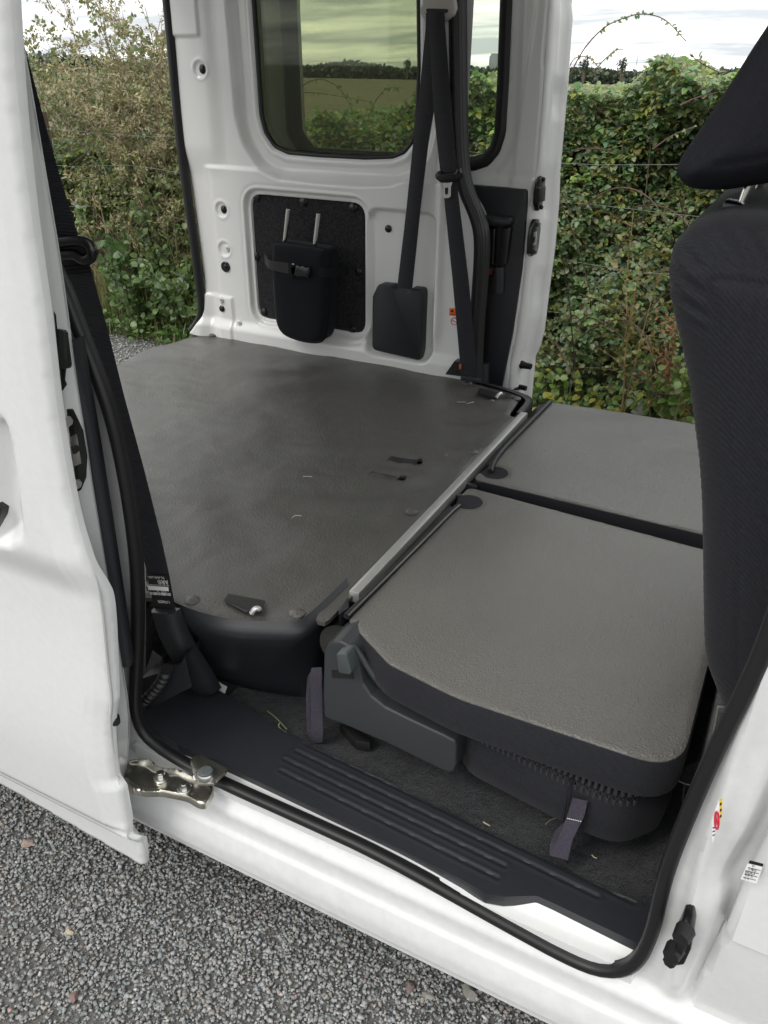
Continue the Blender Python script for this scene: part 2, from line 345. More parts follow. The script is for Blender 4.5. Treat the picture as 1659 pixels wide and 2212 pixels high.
def flat(name, mt, x0, x1, y0, y1, z): return link(name, mesh(name, [(x0, y0, z), (x1, y0, z), (x1, y1, z), (x0, y1, z)], [(0, 1, 2, 3)]), mt, None, sharp=None, kind='structure')
_fld = flat('field', ground_mat('dry_field', [(.095, .092, .055), (.15, .13, .08), (.065, .075, .042)], (.035,), bump=(3, .8, .1), stretch=(1, 4, 1)), -3500, 3500, 10, 3500, -.012)
for v in _fld.data.vertices: v.co.z -= .0085*(v.co.y-10)      # the land falls gently away
flat('meadow', ground_mat('green_meadow', [(.085, .10, .042), (.12, .12, .055), (.17, .145, .08)], (.15,), bump=(8, .8, .1)), -60, 60, 3.0, 10.5, -.008)
flat('ground', ground_mat('bare_ground', [(.13, .12, .10), (.17, .165, .15)], (.8,)), -3500, 3500, -3500, 10, -.016)
flat('gravel_bed', ground_mat('gravel_dust', [(.12, .12, .115), (.17, .167, .16), (.21, .205, .19)], (60,), bump=(220, 1, .008)), -14, 12, -10, 3.05, 0)
# ================================================================== THE VAN
VAN = empty('van', (-.6, .72, 0))
tag(VAN, 'white van with side doors and tailgate open and rear seats folded flat', 'van')
ZF = .66; YW = 1.38; ZC = .40
def fz(l): return [tuple(p) for p in PZs(l, ZF)]

# ---- outer side: sill, pillar and rear quarter, around the door opening
SEAL = PYs([(138, 612), (164, 683), (192, 755), (229, 850), (257, 947), (283, 1087), (300, 1237), (299, 1387), (294, 1480), (293, 1530), (308, 1578), (345, 1612), (410, 1652), (480, 1688), (660, 1768), (829, 1845), (1080, 1985), (1255, 2080), (1330, 2097), (1380, 2075), (1412, 2010), (1435, 1900), (1470, 1800), (1550, 1612), (1620, 1474), (1665, 1370)], 0)
top_l = np.array([-.875, 0, 1.29])
SEALP = np.vstack([[[top_l[0]-.015, 0, 1.80], [top_l[0]-.01, 0, 1.45]], [top_l], SEAL, [[SEAL[-1][0]+.01, 0, 1.3], [SEAL[-1][0]+.01, 0, 1.80]]])
SEALS = smooth(SEALP, 240, 2)
open_xz = [(p[0], p[2]) for p in SEALS]+[]
# outer panel of sill and front pillar
def side_h(u, v, d):
    h = .018*(1-sst(.0, .03, d))*0
    # sill rolls outwards below the seal, then tucks in at the bottom
    roll = sst(.362, .33, v)*.020+sst(.32, .25, v)*.014
    lip = -sst(.228, .212, v)*.020
    h = -.006+roll+lip+.004*sst(.30, .292, v)
    # door shut recess of the pillar: step out to the front door
    return h
ZB = .185
side_out = [(-1.80, ZB), (.25, ZB), (.25, 1.8), (open_xz[-1][0]+.002, 1.8)]+[(p[0], p[1]) for p in open_xz[::-1]]+[(-1.80, 1.8)]
LA_ = PYs(z6((1560, 150), (1500, 300), (1425, 560), (1365, 720), (1335, 860), (1300, 1000), (1262, 1180), (1215, 1330), (1200, 1420)), -.02); LA_ = smooth(LA_, 60, 3); LB_ = PYs(z6((1660, 470), (1560, 700), (1450, 890), (1428, 960), (1440, 1010), (1400, 1150), (1330, 1300), (1255, 1474)), -.03)
LB_ = smooth(LB_, 60, 3)
def xline(L, v): o = np.argsort(L[:, 2]); return np.interp(v, L[o, 2], L[o, 0])
def side_h2(u, v, d):
    h = side_h(u, v, d); on = sst(.33, .40, v)
    a = u-xline(LA_, v); b = u-xline(LB_, v)
    dent = np.exp(-(((u-.075)/.018)**2+((v-.62)/.06)**2))
    return h*(1-on*sst(-.02, .01, a))+on*(.010*sst(-.008, .008, a)*(sst(.03, .0, a)*.6+.4)-.006*dent)-on*.022*sst(-.006, .018, b)
rear = PYs([(0, 0)], 0)
sidew = rpoly([(-1.60, 1.10), (-1.02, 1.10), (-1.02, 1.60), (-1.60, 1.60)], .08, 6)
sheet('side_panel', DUSTY, VAN, np.array(side_out), .0045, fr(FXZ, 0), h=side_h2, holes=[sidew], skirt=.003)
prism('quarter_glass', GLASSQ, VAN, rpoly([(-1.61, 1.09), (-1.01, 1.09), (-1.01, 1.61), (-1.61, 1.61)], .08, 6), fr(FXZ, -.012), .004, bevel=0)
# underside and flange behind the seal
fl = np.array([[p[0], .0, p[2]] for p in SEALS])
loft('door_opening_flange', PAINT, VAN, [fl[118:]+[0, .002, 0], fl[118:]+[0, .010, 0]])
# rubber seal: fat bulb plus ribbed lip
sec = [(-.017, -.012), (-.012, -.019), (0, -.022), (.012, -.018), (.018, -.008), (.017, .004), (.006, .012), (-.010, .012), (-.018, .002)]
sealpath = np.array([[p[0], -.004, p[2]] for p in SEALS])
tube('door_opening_seal', RUBBER, VAN, sealpath, .014, prof=[(a*.66, b*.66) for a, b in [(-.014, .010), (-.016, -.004), (-.010, -.015), (0, -.019), (.009, -.016), (.014, -.005), (.012, .008), (.004, .014), (-.008, .014)]], up=(0, -1, 0))
# inner lip of the seal, offset into the opening
cen = np.array([-.42, 0, 1.0])
def inset(P, d):
    t = np.gradient(P, axis=0); t /= np.linalg.norm(t, axis=1)[:, None]; nn = np.cross(t, [0, 1., 0]); 
    s = np.sign(((cen-P)*nn).sum(1)); s = np.where(s == 0, 1, s); return P+nn*d*np.median(s)
lip0 = inset(sealpath, .005); lip1 = inset(sealpath, .009)
loft('seal_lip', RUBBER, VAN, [lip0+[0, .0, 0], lip0*.5+lip1*.5+[0, .004, 0], lip1+[0, .005, 0], lip1+[0, .009, 0]])
V = []; F = []
rbs = resample(lip0*.35+lip1*.65+[0, .004, 0], 420); V = []; F = []
for i in range(140, 416):
    p = rbs[i]; t = rbs[min(i+1, 419)]-rbs[i-1]; t /= np.linalg.norm(t); w = np.cross(t, [0, 1., 0]); b = len(V)
    for sx, sy in ((-1, -1), (1, -1), (1, 1), (-1, 1)): V.append(p+t*sx*.0012+w*sy*.003-np.array([0, .0008, 0]))
    for sx, sy in ((-1, -1), (1, -1), (1, 1), (-1, 1)): V.append(p+t*sx*.0004+w*sy*.002-np.array([0, .0026, 0]))
    F += [(b+4, b+5, b+6, b+7), (b, b+1, b+5, b+4), (b+1, b+2, b+6, b+5), (b+2, b+3, b+7, b+6), (b+3, b, b+4, b+7)]
# front door skin at the right edge of the view
fdp = PYs(z6((1290, 1474), (1380, 1290), (1465, 1125), (1520, 985), (1660, 690)), -.022)
fd_out = [(fdp[0][0]-.03, fdp[0][2]-.14)]+[(p[0], p[2]) for p in fdp]+[(fdp[-1][0]+.03, fdp[-1][2]+.2), (fdp[-1][0]+.03, 1.7), (1.1, 1.7), (1.1, fdp[0][2]-.14)]
crz = PYs(z6((1470, 1115)), -.022)[0][2]
def fd_h(u, v, d):
    return .022+fillet(d, .012)-.012*sst(crz+.004, crz-.003, v)-.02*sst(crz, .25, v)
FD = sheet('front_door', PAINT, VAN, rpoly(fd_out, .012, 3), .006, fr(FXZ, 0), h=fd_h, skirt=.012)

sheet('front_sill', DUSTY, VAN, np.array([(.252, ZB), (1.5, ZB), (1.5, .46), (.252, .46)]), .012, fr(FXZ, 0), h=side_h, skirt=.003)
# ---- roof, underbody, cab bulkheads (they shade the inside)
rbox('roof', PAINTIN, VAN, (-.2, .72, 1.86), (3.3, 1.42, .05), .02)
rbox('underbody', PLASTIC, VAN, (-.2, .72, .25), (3.2, 1.30, .06), .01)
rbox('dashboard', PLASTIC, VAN, (.85, .72, .8), (.35, 1.3, .35), .08)
rbox('engine_cover', CARPET, VAN, (.46, .72, .45), (.80, 1.26, .30), .03)
# carpeted upright below the front seat
rbox('carpet_upright', CARPET, VAN, (.064, .72, .54), (.05, 1.22, .32), .015)

# ---- carpet floor of the foot well
carp = [(-.80, .055), (.09, .055), (.09, 1.36), (-.80, 1.36)]
sheet('carpet_floor', CARPET, VAN, carp, .012, fr(FXY, ZC-.022), h=lambda u, v, d: .003*np.sin(u*37+np.sin(v*29))*np.cos(v*31))

# ---- scuff plate on the sill
sc_out = PZs([(300, 1555), (318, 1578), (350, 1592), (372, 1606), (385, 1616), (430, 1632), (500, 1661), (829, 1816), (1000, 1901), (1049, 1930), (1089, 1937), (1120, 1936), (1160, 1935), (1200, 1953), (1380, 2039), (1400, 2030)]+[(1440, 1985), (1414, 1964), (1239, 1886), (1019, 1780), (829, 1684), (635, 1592), (545, 1540), (455, 1489), (390, 1478)], ZC)
gro = [PZs(l, ZC) for l in ([(640, 1622), (1290, 1936)], [(615, 1640), (1090, 1870)], [(606, 1664), (1075, 1896)], [(660, 1606), (1370, 1950)])]
def scuff_h(u, v, d):
    h = np.zeros(len(u))
    for g in gro:
        dd = sd_seg(u, v, g[0], g[1]); h = h-.0016*np.exp(-(dd/.0032)**2)+.0007*np.exp(-((dd-.006)/.003)**2)
    # rises towards the rear wheel arch
    return h+.010*sst(-.62, -.76, u)+.006*sst(.10, .03, v)*0
def sd_seg(u, v, a, b):
    ex, ey = b[0]-a[0], b[1]-a[1]; t = np.clip(((u-a[0])*ex+(v-a[1])*ey)/(ex*ex+ey*ey), 0, 1); return np.hypot(u-a[0]-t*ex, v-a[1]-t*ey)
sheet('scuff_plate', SCUFF, VAN, rpoly(sc_out, .012, 3), .0028, fr(FXY, ZC), h=scuff_h, skirt=.022)
# painted sill flange between plate and seal
sheet('sill_flange', PAINT, VAN, [(-.87, -.002), (.024, -.002), (.024, .062), (-.87, .062)], .01, fr(FXY, ZC-.012), h=lambda u, v, d: -.014*(1-sst(.0, .05, v))*sst(-.35, -.15, u)+.003*np.exp(-((v-.045)/.012)**2)*sst(-.25, -.1, u), skirt=.03)

# ---- cargo floor mat
nearY = .075
rim_in = fz(c5((330, 180), (430, 320), (530, 372), (760, 452), (1000, 492), (1400, 497), (1500, 452), (1659, 310)))
mat_far = fz([(430, 712), (485, 716), (600, 734), (790, 765), (800, 776), (870, 792), (960, 800), (1025, 818), (1085, 838), (1120, 852), (1122, 862), (1100, 897)])
tail = fz([(253, 782), (300, 762), (350, 744), (430, 712)])
mo = [(tail[0][0]-.0, tail[0][1]-.45), (tail[0][0]+.01, .04), (-1.0, .04)]+rim_in[1:7]+[(-.560, .165)]+[(-.560, mat_far[-1][1]-.01)]+mat_far[::-1]+tail[::-1][1:]
mo = [p[:2] for p in mo]
def n2(u, v, f, s=0): return np.sin(u*f+1.7*np.sin(v*f*.63+s)+s)*np.cos(v*f*.81+1.3*np.sin(u*f*.57-s))
slots = [PZ(q, ZF) for q in [(880, 995), (845, 1030)]]
def mat_h(u, v, d):
    h = .0040*n2(u, v, 8)+.0026*n2(u, v, 19, 2)+.0006*n2(u+v, v-u, 40, 1)
    for s, a, r in ((slots[0], .010, .05), (slots[1], .008, .045)):
        h = h+a*np.exp(-(((u-s[0]-.03)/r)**2+((v-s[1])/(r*.8))**2))-.010*np.exp(-(((u-s[0])/.022)**2+((v-s[1])/.014)**2))
    # long ridges where the rolled mat was folded
    h = h+.006*np.exp(-((u*.5-v+1.20)/.035)**2)*sst(-1.2, -.8, u)+.006*np.exp(-((u*.35-v+.78)/.04)**2)
    h = h+.003*np.exp(-((u+.62+.04*np.sin(v*14))/.022)**2)*np.sin(v*33)
    h = h+.010*sst(.06, .0, d)*sst(-1.55, -1.72, u)*np.sin(v*16+2)*.6
    return h-.004*sst(.008, 0, d)
def on_mat(q, k=.001):
    z = ZF
    for _ in range(4): p = PZ(q, z); z = ZF+float(mat_h(np.array([p[0]]), np.array([p[1]]), np.array([.2]))[0])+k
    return PZ(q, z)
MATO = sheet('cargo_floor_mat', MATV, VAN, rpoly(mo, .006, 2), .008, fr(FXY, ZF), h=mat_h, skirt=.008, holes=[rpoly([p[:2] for p in PZs(l, ZF)], .003, 3) for l in ([(896, 1004), (897, 993), (912, 993), (914, 1003), (908, 1009)], [(857, 1036), (860, 1027), (877, 1028), (879, 1034), (873, 1040)])])
rbox('cargo_floor', PLASTIC, VAN, (-1.20, .80, .615), (1.16, 1.08, .05), .0)
# push rivets in the mat
for q in z3((832, 1124), (1284, 1180))+[(1022, 978), (890, 1107), (1010, 828), (1115, 862), (460, 725), (1062, 868), (958, 985)]:
    p = PZ(q, ZF); disc('mat_rivet', MATV, VAN, p+[0, 0, .001], (0, 0, 1), .0135 if q[1] != 868 else .009, .0035, dome=.003)
# slots with a tongue of mat turned down, and the loops showing through
def mat_slot(qs, tq=None):
    P = PZs(qs, ZF+.0085); c = P.mean(0)
    o = loft('mat_slot', BLACKP, VAN, [[P[0], P[3]], [P[1], P[2]]], sharp=None)
    return P
mat_slot(c5((880, 330), (905, 288), (1185, 338), (1150, 440)))
prism('slot_flap', mat('navy_vinyl', (.035, .035, .042), .5, bump=[('grain', 260, .5, .002)]), VAN, [p[:2] for p in PZs(c5((872, 338), (912, 284), (1178, 338), (1155, 385), (1040, 425)), ZF+.006)], fr(FXY, ZF+.0075), .002, bevel=.001)
mat_slot(c3((868, 1620), (880, 1590), (1040, 1632), (1000, 1665)))
prism('slot_flap', PLASTIC, VAN, [p[:2] for p in PZs(c3((864, 1618), (880, 1588), (1020, 1622), (996, 1655)), ZF+.006)], fr(FXY, ZF+.0075), .002, bevel=.001)
mat_slot(c3((1060, 1640), (1080, 1625), (1130, 1640), (1090, 1652)))
loft('slot_flap', PLASTIC, VAN, [[on_mat(q, .0012) for q in ((842, 992), (850, 995), (870, 999), (898, 1004))], [on_mat(q, .0016) for q in ((846, 985), (855, 987), (875, 990), (904, 993))]], sharp=None)
for l in ([(837, 996), (843, 986)], [(796, 1024), (806, 1017)], [(803, 1019), (830, 1025), (858, 1031)]):
    tube('mat_slit', BLACKP, VAN, np.array([on_mat(q, .0006) for q in l]), .001, 5)
for q0, q1 in (c5((1078, 432), (1130, 392)), c3((1002, 1660), (1040, 1625))):
    a = PZ(q0, ZF+.006); b = PZ(q1, ZF+.014); tube('seat_catch_loop', ALU, VAN, smooth([a, (a+b)/2+[0, 0, .004], b, b+(b-a)*.1-[0, 0, .004]], 12), .0048, 8)

# ---- plastic bin side below the mat (near corner) and its rim
rim_o = np.array(PZs(c5((320, 300), (420, 340), (530, 395), (600, 440), (700, 487), (800, 522), (900, 543), (1000, 558), (1350, 570), (1430, 560), (1500, 530), (1600, 445), (1720, 320), (1800, 240)), ZF-.004))
rim_o = smooth(rim_o, 60, 2); 
rim_i = smooth(PZs(c5((300, 240), (430, 320), (530, 365), (640, 412), (760, 448), (880, 474), (1000, 490), (1100, 496), (1330, 500), (1400, 496), (1480, 465), (1600, 355), (1700, 258), (1780, 180)), ZF+.004), 60, 2)
inn = (rim_i-rim_o); inn /= np.linalg.norm(inn, axis=1)[:, None]
bot = smooth(PZs(c5((300, 560), (420, 700), (560, 800), (700, 860), (860, 905), (1000, 950), (1250, 1005), (1440, 1035), (1520, 1000), (1580, 900)), ZC-.02), 60, 2)
loft('bin_side', PLASTIC, VAN, [rim_i, rim_i*.97+rim_o*.03+[0, 0, .0035], rim_i*.4+rim_o*.6+[0, 0, .002], rim_o, rim_o-inn*.003-[0, 0, .006], rim_o+inn*.002-[0, 0, .02], rim_o*.70+bot*.30, rim_o*.15+bot*.85, bot*.95+rim_o*.05-inn*.012, bot], sharp=60)
# far corner rim
fo = smooth(PZs(c3((700, 1490), (800, 1515), (900, 1540), (1020, 1570), (1150, 1608), (1240, 1640), (1275, 1672), (1262, 1700), (1235, 1740), (1195, 1785)), ZF-.002), 50, 2)
fi = smooth(PZs(c3((700, 1500), (800, 1530), (900, 1555), (1010, 1583), (1130, 1622), (1205, 1655), (1222, 1680), (1205, 1705), (1185, 1730), (1150, 1770)), ZF+.004), 50, 2)
inn = fi-fo; inn /= np.linalg.norm(inn, axis=1)[:, None]; b2 = fo.copy(); b2[:, 2] -= .2
loft('bin_rim', PLASTIC, VAN, [fi, fi*.5+fo*.5+[0, 0, .003], fo, fo-inn*.003-[0, 0, .007], b2], sharp=60)
# alloy edge rail
ra = PZ((750, 1278), ZF); rb = PZ((1126, 892), ZF)
rx = -.563
prism('edge_rail', ALU, VAN, [(rx-.003, ra[1]), (rx+.016, ra[1]), (rx+.016, rb[1]), (rx-.003, rb[1])], fr(FXY, ZF+.004), .022, bevel=.002)
prism('bin_front', PLASTIC, VAN, [(rx-.02, .25), (rx+.002, .25), (rx+.002, 1.22), (rx-.02, 1.22)], fr(FXY, ZF-.014), .26, bevel=.002)
prism('rail_end_cap', PLASTIC, VAN, [p[:2] for p in PZs(c4((340, 65), (412, -30), (415, 60), (340, 110)), ZF+.005)], fr(FXY, ZF+.006), .05, bevel=.002)

# ---- folded rear seats
def seat(name_lab, top, side, zt, zth, hinge, hole_c, ra_):
    s = sheet('folded_seat', VINYL, VAN, top, .006, fr(FXY, zt), h=lambda u, v, d: fillet(d, .003)*.8+.0016*n2(u, v, 9, 3)*sst(0, .08, d)+.0009*n2(u, v, 21)*sst(0, .06, d), holes=[[(hole_c[0]+.030*math.cos(a), hole_c[1]+.033*math.sin(a)) for a in np.linspace(0, 2*math.pi, 20)[:-1]]], skirt=.004, label=name_lab)
    return s
ntop = rpoly([(-.528, .185), (-.517, .62), (-.531, .668), (-.528, .724), (.020, .690), (.014, .100), (-.30, .096), (-.42, .118)], [.01, .02, .008, .016, .02, .065, .25, .05], 8)
hole_n = PZ((1012, 1084), ZF)
SN = seat('nearer rear seat back folded flat, grey vinyl', ntop, None, ZF+.002, .07, None, hole_n, .012)
def shrink(poly, d): 
    P = np.asarray(poly, float); c = P.mean(0); a = np.roll(P, 1, 0); b = np.roll(P, -1, 0); t = b-a; t /= np.linalg.norm(t, axis=1)[:, None]; nn = np.stack([-t[:, 1], t[:, 0]], 1)
    area = .5*np.sum(P[:, 0]*np.roll(P[:, 1], -1)-np.roll(P[:, 0], -1)*P[:, 1]); return P+nn*d*(1 if area > 0 else -1)
nr = ntop
def cushion(name, mt, par, outline, zt, depth, bulge=.004):
    rings = []
    for k, (dz, ins) in enumerate(((-.12, .006), (-.10, -.0008), (0, -.0022), (.2, -.003), (.5, -bulge*.8), (.85, -bulge*.5), (.96, .004), (1, .012))):
        P = shrink(outline, ins); rings.append(np.c_[P, np.full(len(P), zt-dz*depth)])
    return loft(name, mt, par, rings, closed=True, caps=True, sharp=50)
cushion('backrest_cushion', FABRIC, SN, resample(np.vstack([nr, nr[:1]]), 140)[:-1], ZF-.009, .066)
# vertical seam in the fabric edge
def hinge_trim(par, qs, z, r=.006):
    P = PZs(qs, z); tube('hinge_trim', RUBBER, par, smooth(P, 30), r, 8); tube('trim_wire', DARKALU, par, smooth(P+np.array([.0035, 0, .0035]), 30), .0016, 6)
hinge_trim(SN, [(748, 1332), (829, 1252), (905, 1176), (978, 1102), (990, 1093)], ZF+.004)
loft('hinge_flap', RUBBER, SN, [PZs([(738, 1352), (829, 1238), (905, 1158), (972, 1090)], ZF-.016), PZs([(748, 1338), (829, 1252), (905, 1176), (978, 1100)], ZF+.003)], sharp=None)
rim = [(hole_n[0]+.031*math.cos(a), hole_n[1]+.034*math.sin(a), ZF-.004) for a in np.linspace(0, 2*math.pi, 25)[:-1]]
loft('headrest_hole', BLACKP, SN, [np.array(rim)-[0, 0, .0], np.array(rim)*[1, 1, 1]-[0, 0, .035]], closed=True)
ftop = rpoly([(-.522, 1.30), (-.526, .86), (-.534, .80), (-.534, .766), (.03, .752), (.03, 1.342), (-.40, 1.315)], [.01, .02, .008, .016, .02, .05, .2], 8)
hole_f = PZ((1069, 1021), ZF)
SF = seat('farther rear seat back folded flat, pale in the daylight', ftop, None, ZF+.002, .07, None, hole_f, .012)
frr = ftop
cushion('backrest_cushion', FABRIC, SF, resample(np.vstack([frr, frr[:1]]), 120)[:-1], ZF-.009, .066)
hinge_trim(SF, [(1188, 868), (1120, 936), (1085, 972), (1066, 998), (1060, 1018)], ZF+.006, .0065)
loft('hinge_flap', RUBBER, SF, [PZs([(1162, 876), (1100, 938), (1068, 972), (1046, 1004)], ZF-.016), PZs([(1184, 869), (1118, 936), (1083, 972), (1060, 1004)], ZF+.003)], sharp=None)
rim = [(hole_f[0]+.031*math.cos(a), hole_f[1]+.034*math.sin(a), ZF-.004) for a in np.linspace(0, 2*math.pi, 25)[:-1]]
loft('headrest_hole', BLACKP, SF, [np.array(rim), np.array(rim)-[0, 0, .035]], closed=True)
# hinge brackets seen in the slot between rail and seats
for y in (.70, .76): rbox('hinge_bracket', PLASTIC, VAN, (-.535, y, .60), (.03, .012, .10), .003)
# seat cushion folded under the backrest
YC = .10
q = PZs([(1020, 1590), (1180, 1655), (1340, 1720), (1300, 1700)], .55)
cu_out = [(-.31, .165), (-.10, .135), (-.045, .135), (.0, .19), (.005, .62), (-.30, .62)]
cu = resample(np.vstack([rpoly(cu_out, .05, 6), rpoly(cu_out, .05, 6)[:1]]), 120)[:-1]
rings = []
for z, ins in ((.592, .03), (.588, .008), (.572, .002), (.555, -.002), (.552, .004), (.545, -.004), (.50, -.012), (.455, -.008), (.435, .012), (.430, .05)):
    P = shrink(cu, ins); rings.append(np.c_[P, np.full(len(P), z)])
SCU = loft('seat_cushion', FABRIC, VAN, rings, closed=True, caps=True, sharp=60)
# gathered ribs along its front
rp = resample(np.vstack([cu, cu[:1]]), 400); lo = [i for i in range(400) if rp[i][1] < .20 and -.29 < rp[i][0] < -.03]
pts = rp[lo]; pts = pts[np.argsort(pts[:, 0])]; pts = resample(pts, 30)
ribm = mat('rib_fabric', (.034, .034, .038), .8)
for i in range(29):
    p = pts[i]; t = pts[i+1]-pts[i]; nn = np.array([t[1], -t[0]]); nn /= np.linalg.norm(nn)
    a = np.r_[p-nn*.001, .572]; b = np.r_[p+nn*.005, .556]; c = np.r_[p+nn*.005, .530]; d_ = np.r_[p-nn*.003, .502]
    tube('fabric_rib', ribm, SCU, smooth([a, b, c, d_], 10), .0034, 6)
sx = [(-.125, .128, .552), (-.124, .121, .52), (-.124, .119, .48), (-.124, .126, .445)]
tube('seam', BLACKP, SCU, sx, .0014, 5)

# plastic hinge cover with lever, beside the seat
hc_o = c4((235, 350), (255, 320), (300, 300), (345, 295), (400, 310), (455, 350), (500, 420), (540, 500), (600, 590), (690, 680), (800, 770), (960, 840), (1120, 910), (1290, 975), (1330, 1000), (1320, 1180), (1250, 1250), (1180, 1280), (1130, 1268), (900, 1160), (700, 1060), (500, 975), (350, 910), (225, 870), (222, 600), (225, 420))
YH = .128
hco = [(p[0], p[2]) for p in PYs(c4((228, 380), (250, 330), (300, 302), (350, 305), (410, 335), (455, 390), (480, 450), (500, 540), (520, 620), (580, 710), (680, 790), (820, 860), (1000, 945), (1120, 1000), (1195, 1040), (1208, 1080), (1205, 1220), (1190, 1268), (1150, 1278), (1080, 1248), (900, 1160), (700, 1060), (500, 975), (350, 910), (232, 870), (222, 700)), YH)]
HC = prism('hinge_cover', GREYP, SN, rpoly(hco, .006, 3), fr(FXZ, -YH), .062, bevel=.017, seg=5)
lv = PYs(c4((285, 520), (440, 520), (450, 585), (290, 575)), YH-.0015); prism('lever_slot', BLACKP, HC, [(p[0], p[2]) for p in lv], fr(FXZ, -YH+.0012), .002, bevel=0)
a = PYs(c4((362, 545)), YH-.004)[0]; b = PYs(c4((358, 405)), YH-.03)[0]
lo_ = PYs(c4((318, 400), (395, 395), (435, 535), (420, 555), (335, 540)), YH-.022); prism('release_lever', mat('lever_plastic', (.055, .065, .068), .5), HC, rpoly([(p[0], p[2]) for p in lo_], .004, 3), fr(FXZ, -YH+.022), .024, bevel=.003)
# round recliner joint behind the cover
cj = PYs(c4((420, 330)), .20)[0]
rr = PYs(c4((420, 340)), .19)[0]
tube('recliner_disc', GLOSSB, SN, [[rr[0]-.01, .185, rr[2]-.005], [rr[0]-.01, .215, rr[2]-.005]], .046, 24, up=(0, 0, 1))
tube('cover_ridge', GREYP, HC, smooth(PYs(c4((440, 330), (500, 400), (560, 500), (640, 605)), YH+.012), 16), .006, 8)
# webbing pull loops
def strap(qs_l, qs_r, ys, **kw):
    n = len(qs_l); L = np.array([PY(q, y) for q, y in zip(qs_l, ys)]); Rr = np.array([PY(q, y) for q, y in zip(qs_r, ys)])
    return L, Rr
L, Rr = strap(c4((140, 500), (128, 560), (130, 700), (132, 850), (135, 980), (150, 1055)), c4((215, 495), (218, 560), (218, 700), (222, 850), (225, 980), (220, 1050)), (.155, .15, .15, .15, .15, .155))
ribbon('pull_strap', STRAPM, SN, L, Rr, .002, n=24)
L, Rr = strap(c4((150, 500), (112, 560), (100, 700), (102, 850), (108, 980), (140, 1050)), c4((175, 500), (135, 570), (130, 700), (132, 850), (138, 980), (160, 1050)), (.16, .158, .156, .156, .156, .158))
ribbon('pull_strap', STRAPM, SN, L, Rr, .002, n=24)
L, Rr = strap(z6((815, 500), (790, 580), (750, 680), (715, 745)), z6((880, 512), (865, 580), (815, 680), (795, 768)), (.118, .112, .10, .092))
ribbon('pull_strap', STRAPM, SN, L, Rr, .002, n=20)
L, Rr = strap(z6((800, 585), (740, 640), (718, 700), (716, 745)), z6((815, 590), (790, 650), (778, 710), (795, 768)), (.122, .118, .112, .094))
ribbon('pull_strap', STRAPM, SN, L, Rr, .002, n=20)
st = PY(z6((792, 583))[0], .108); en = PY(z6((855, 597))[0], .108)
for i in range(8):
    p = st+(en-st)*(i+.5)/8; rbox('stitch', WHITEP, SN, p-np.array([0, .002, 0]), (.0016, .001, .0008), 0)
# bracket below the cover
prism('seat_anchor', BLACKP, SN, [p[:2] for p in PZs(c4((350, 925), (420, 950), (580, 1040), (570, 1072), (470, 1060), (430, 1020)), ZC)], fr(FXY, ZC+.006), .02, bevel=.002)

# ---- trim of the rear pillar foot: side trim, hose, belt stalk
tr1 = loft('pillar_foot_trim', PLASTIC, VAN, [
    PYs(c5((230, 940), (250, 900), (340, 870), (450, 840), (545, 790), (570, 690)), .10)[:, :]+[0, .12, 0],
    PYs(c5((232, 945), (260, 915), (350, 885), (450, 855), (555, 812), (590, 740)), .06),
    PYs(c5((235, 1180), (260, 1150), (360, 1120), (470, 1060), (560, 1010), (640, 975)), .05)], sharp=60)
hose = smooth(PYs(c5((240, 1125), (330, 1040), (400, 960), (440, 890), (455, 840)), .045), 60)
tube('corrugated_hose', RUBBER, VAN, hose, .010, 10, scale=[1+.16*math.sin(i*2.6) for i in range(60)])
sy = (.062, .062, .075, .10, .13, .15); bl = smooth([PY(q, y) for q, y in zip(c5((355, 395), (362, 440), (420, 620), (520, 800), (640, 985), (740, 1020)), sy)], 24); br = smooth([PY(q, y) for q, y in zip(c5((525, 415), (532, 440), (590, 580), (680, 740), (790, 900), (835, 1000)), sy)], 24)
rings = []
for i in range(24):
    w = br[i]-bl[i]; nn = np.cross(w, [0, 0, 1.]); nn /= np.linalg.norm(nn); nn *= (1 if nn[1] < 0 else -1)
    rings.append([bl[i]-nn*.01, bl[i]+nn*.004, bl[i]+w*.12+nn*.011, bl[i]+w*.88+nn*.011, br[i]+nn*.004, br[i]-nn*.01])
loft('belt_buckle_stalk', PLASTIC, VAN, rings, closed=True, caps=True, sharp=60)
prism('white_label_tab', WHITEP, VAN, [p[:2] for p in PZs(c5((820, 960), (835, 952), (900, 985), (880, 1045), (825, 1030)), ZC)], fr(FXY, ZC+.006), .003, bevel=.0)
# carpet lining at rear pillar
loft('pillar_lining', CARPET, VAN, [PYs(c5((300, 0), (300, 860)), .12), PYs(c5((345, 0), (350, 700)), .16), PYs(c5((450, 0), (600, 900)), .22)], sharp=None)

# ---- near seat belt hanging at the rear pillar
YB = .068
bR = z1((40, -60), (75, 90), (115, 230), (200, 550), (250, 730), (345, 1040))
BRs = np.array([PY(q, y) for q, y in zip(bR, (.03, .04, .05, .06, .064, .066))]); 
ribbon('seat_belt', WEB, VAN, BRs-np.array([.062, .01, -.004]), BRs, .0016, n=30)
b2r = [(190, 556), (236, 724), (268, 854), (312, 1016), (348, 1160), (366, 1243), (381, 1328)]; b2 = np.array([PY(q, YB) for q in b2r]); b2l = np.array([PY((q[0]-w, q[1]+(w-46)*.2), YB-.0) for q, w in zip(b2r, (62, 58, 55, 52, 50, 47, 46))])
BELT = ribbon('seat_belt', WEB, VAN, b2l, b2, .0016, n=40)
for dy in (0, 8, 16):
    ribbon('stitch_seam', CLOTHN, BELT, [PY((130, 575+dy), YB-.004), PY((132, 579+dy), YB-.004)], [PY((188+dy*.4, 569+dy), YB-.004), PY((189+dy*.4, 572+dy), YB-.004)], .001, n=3)
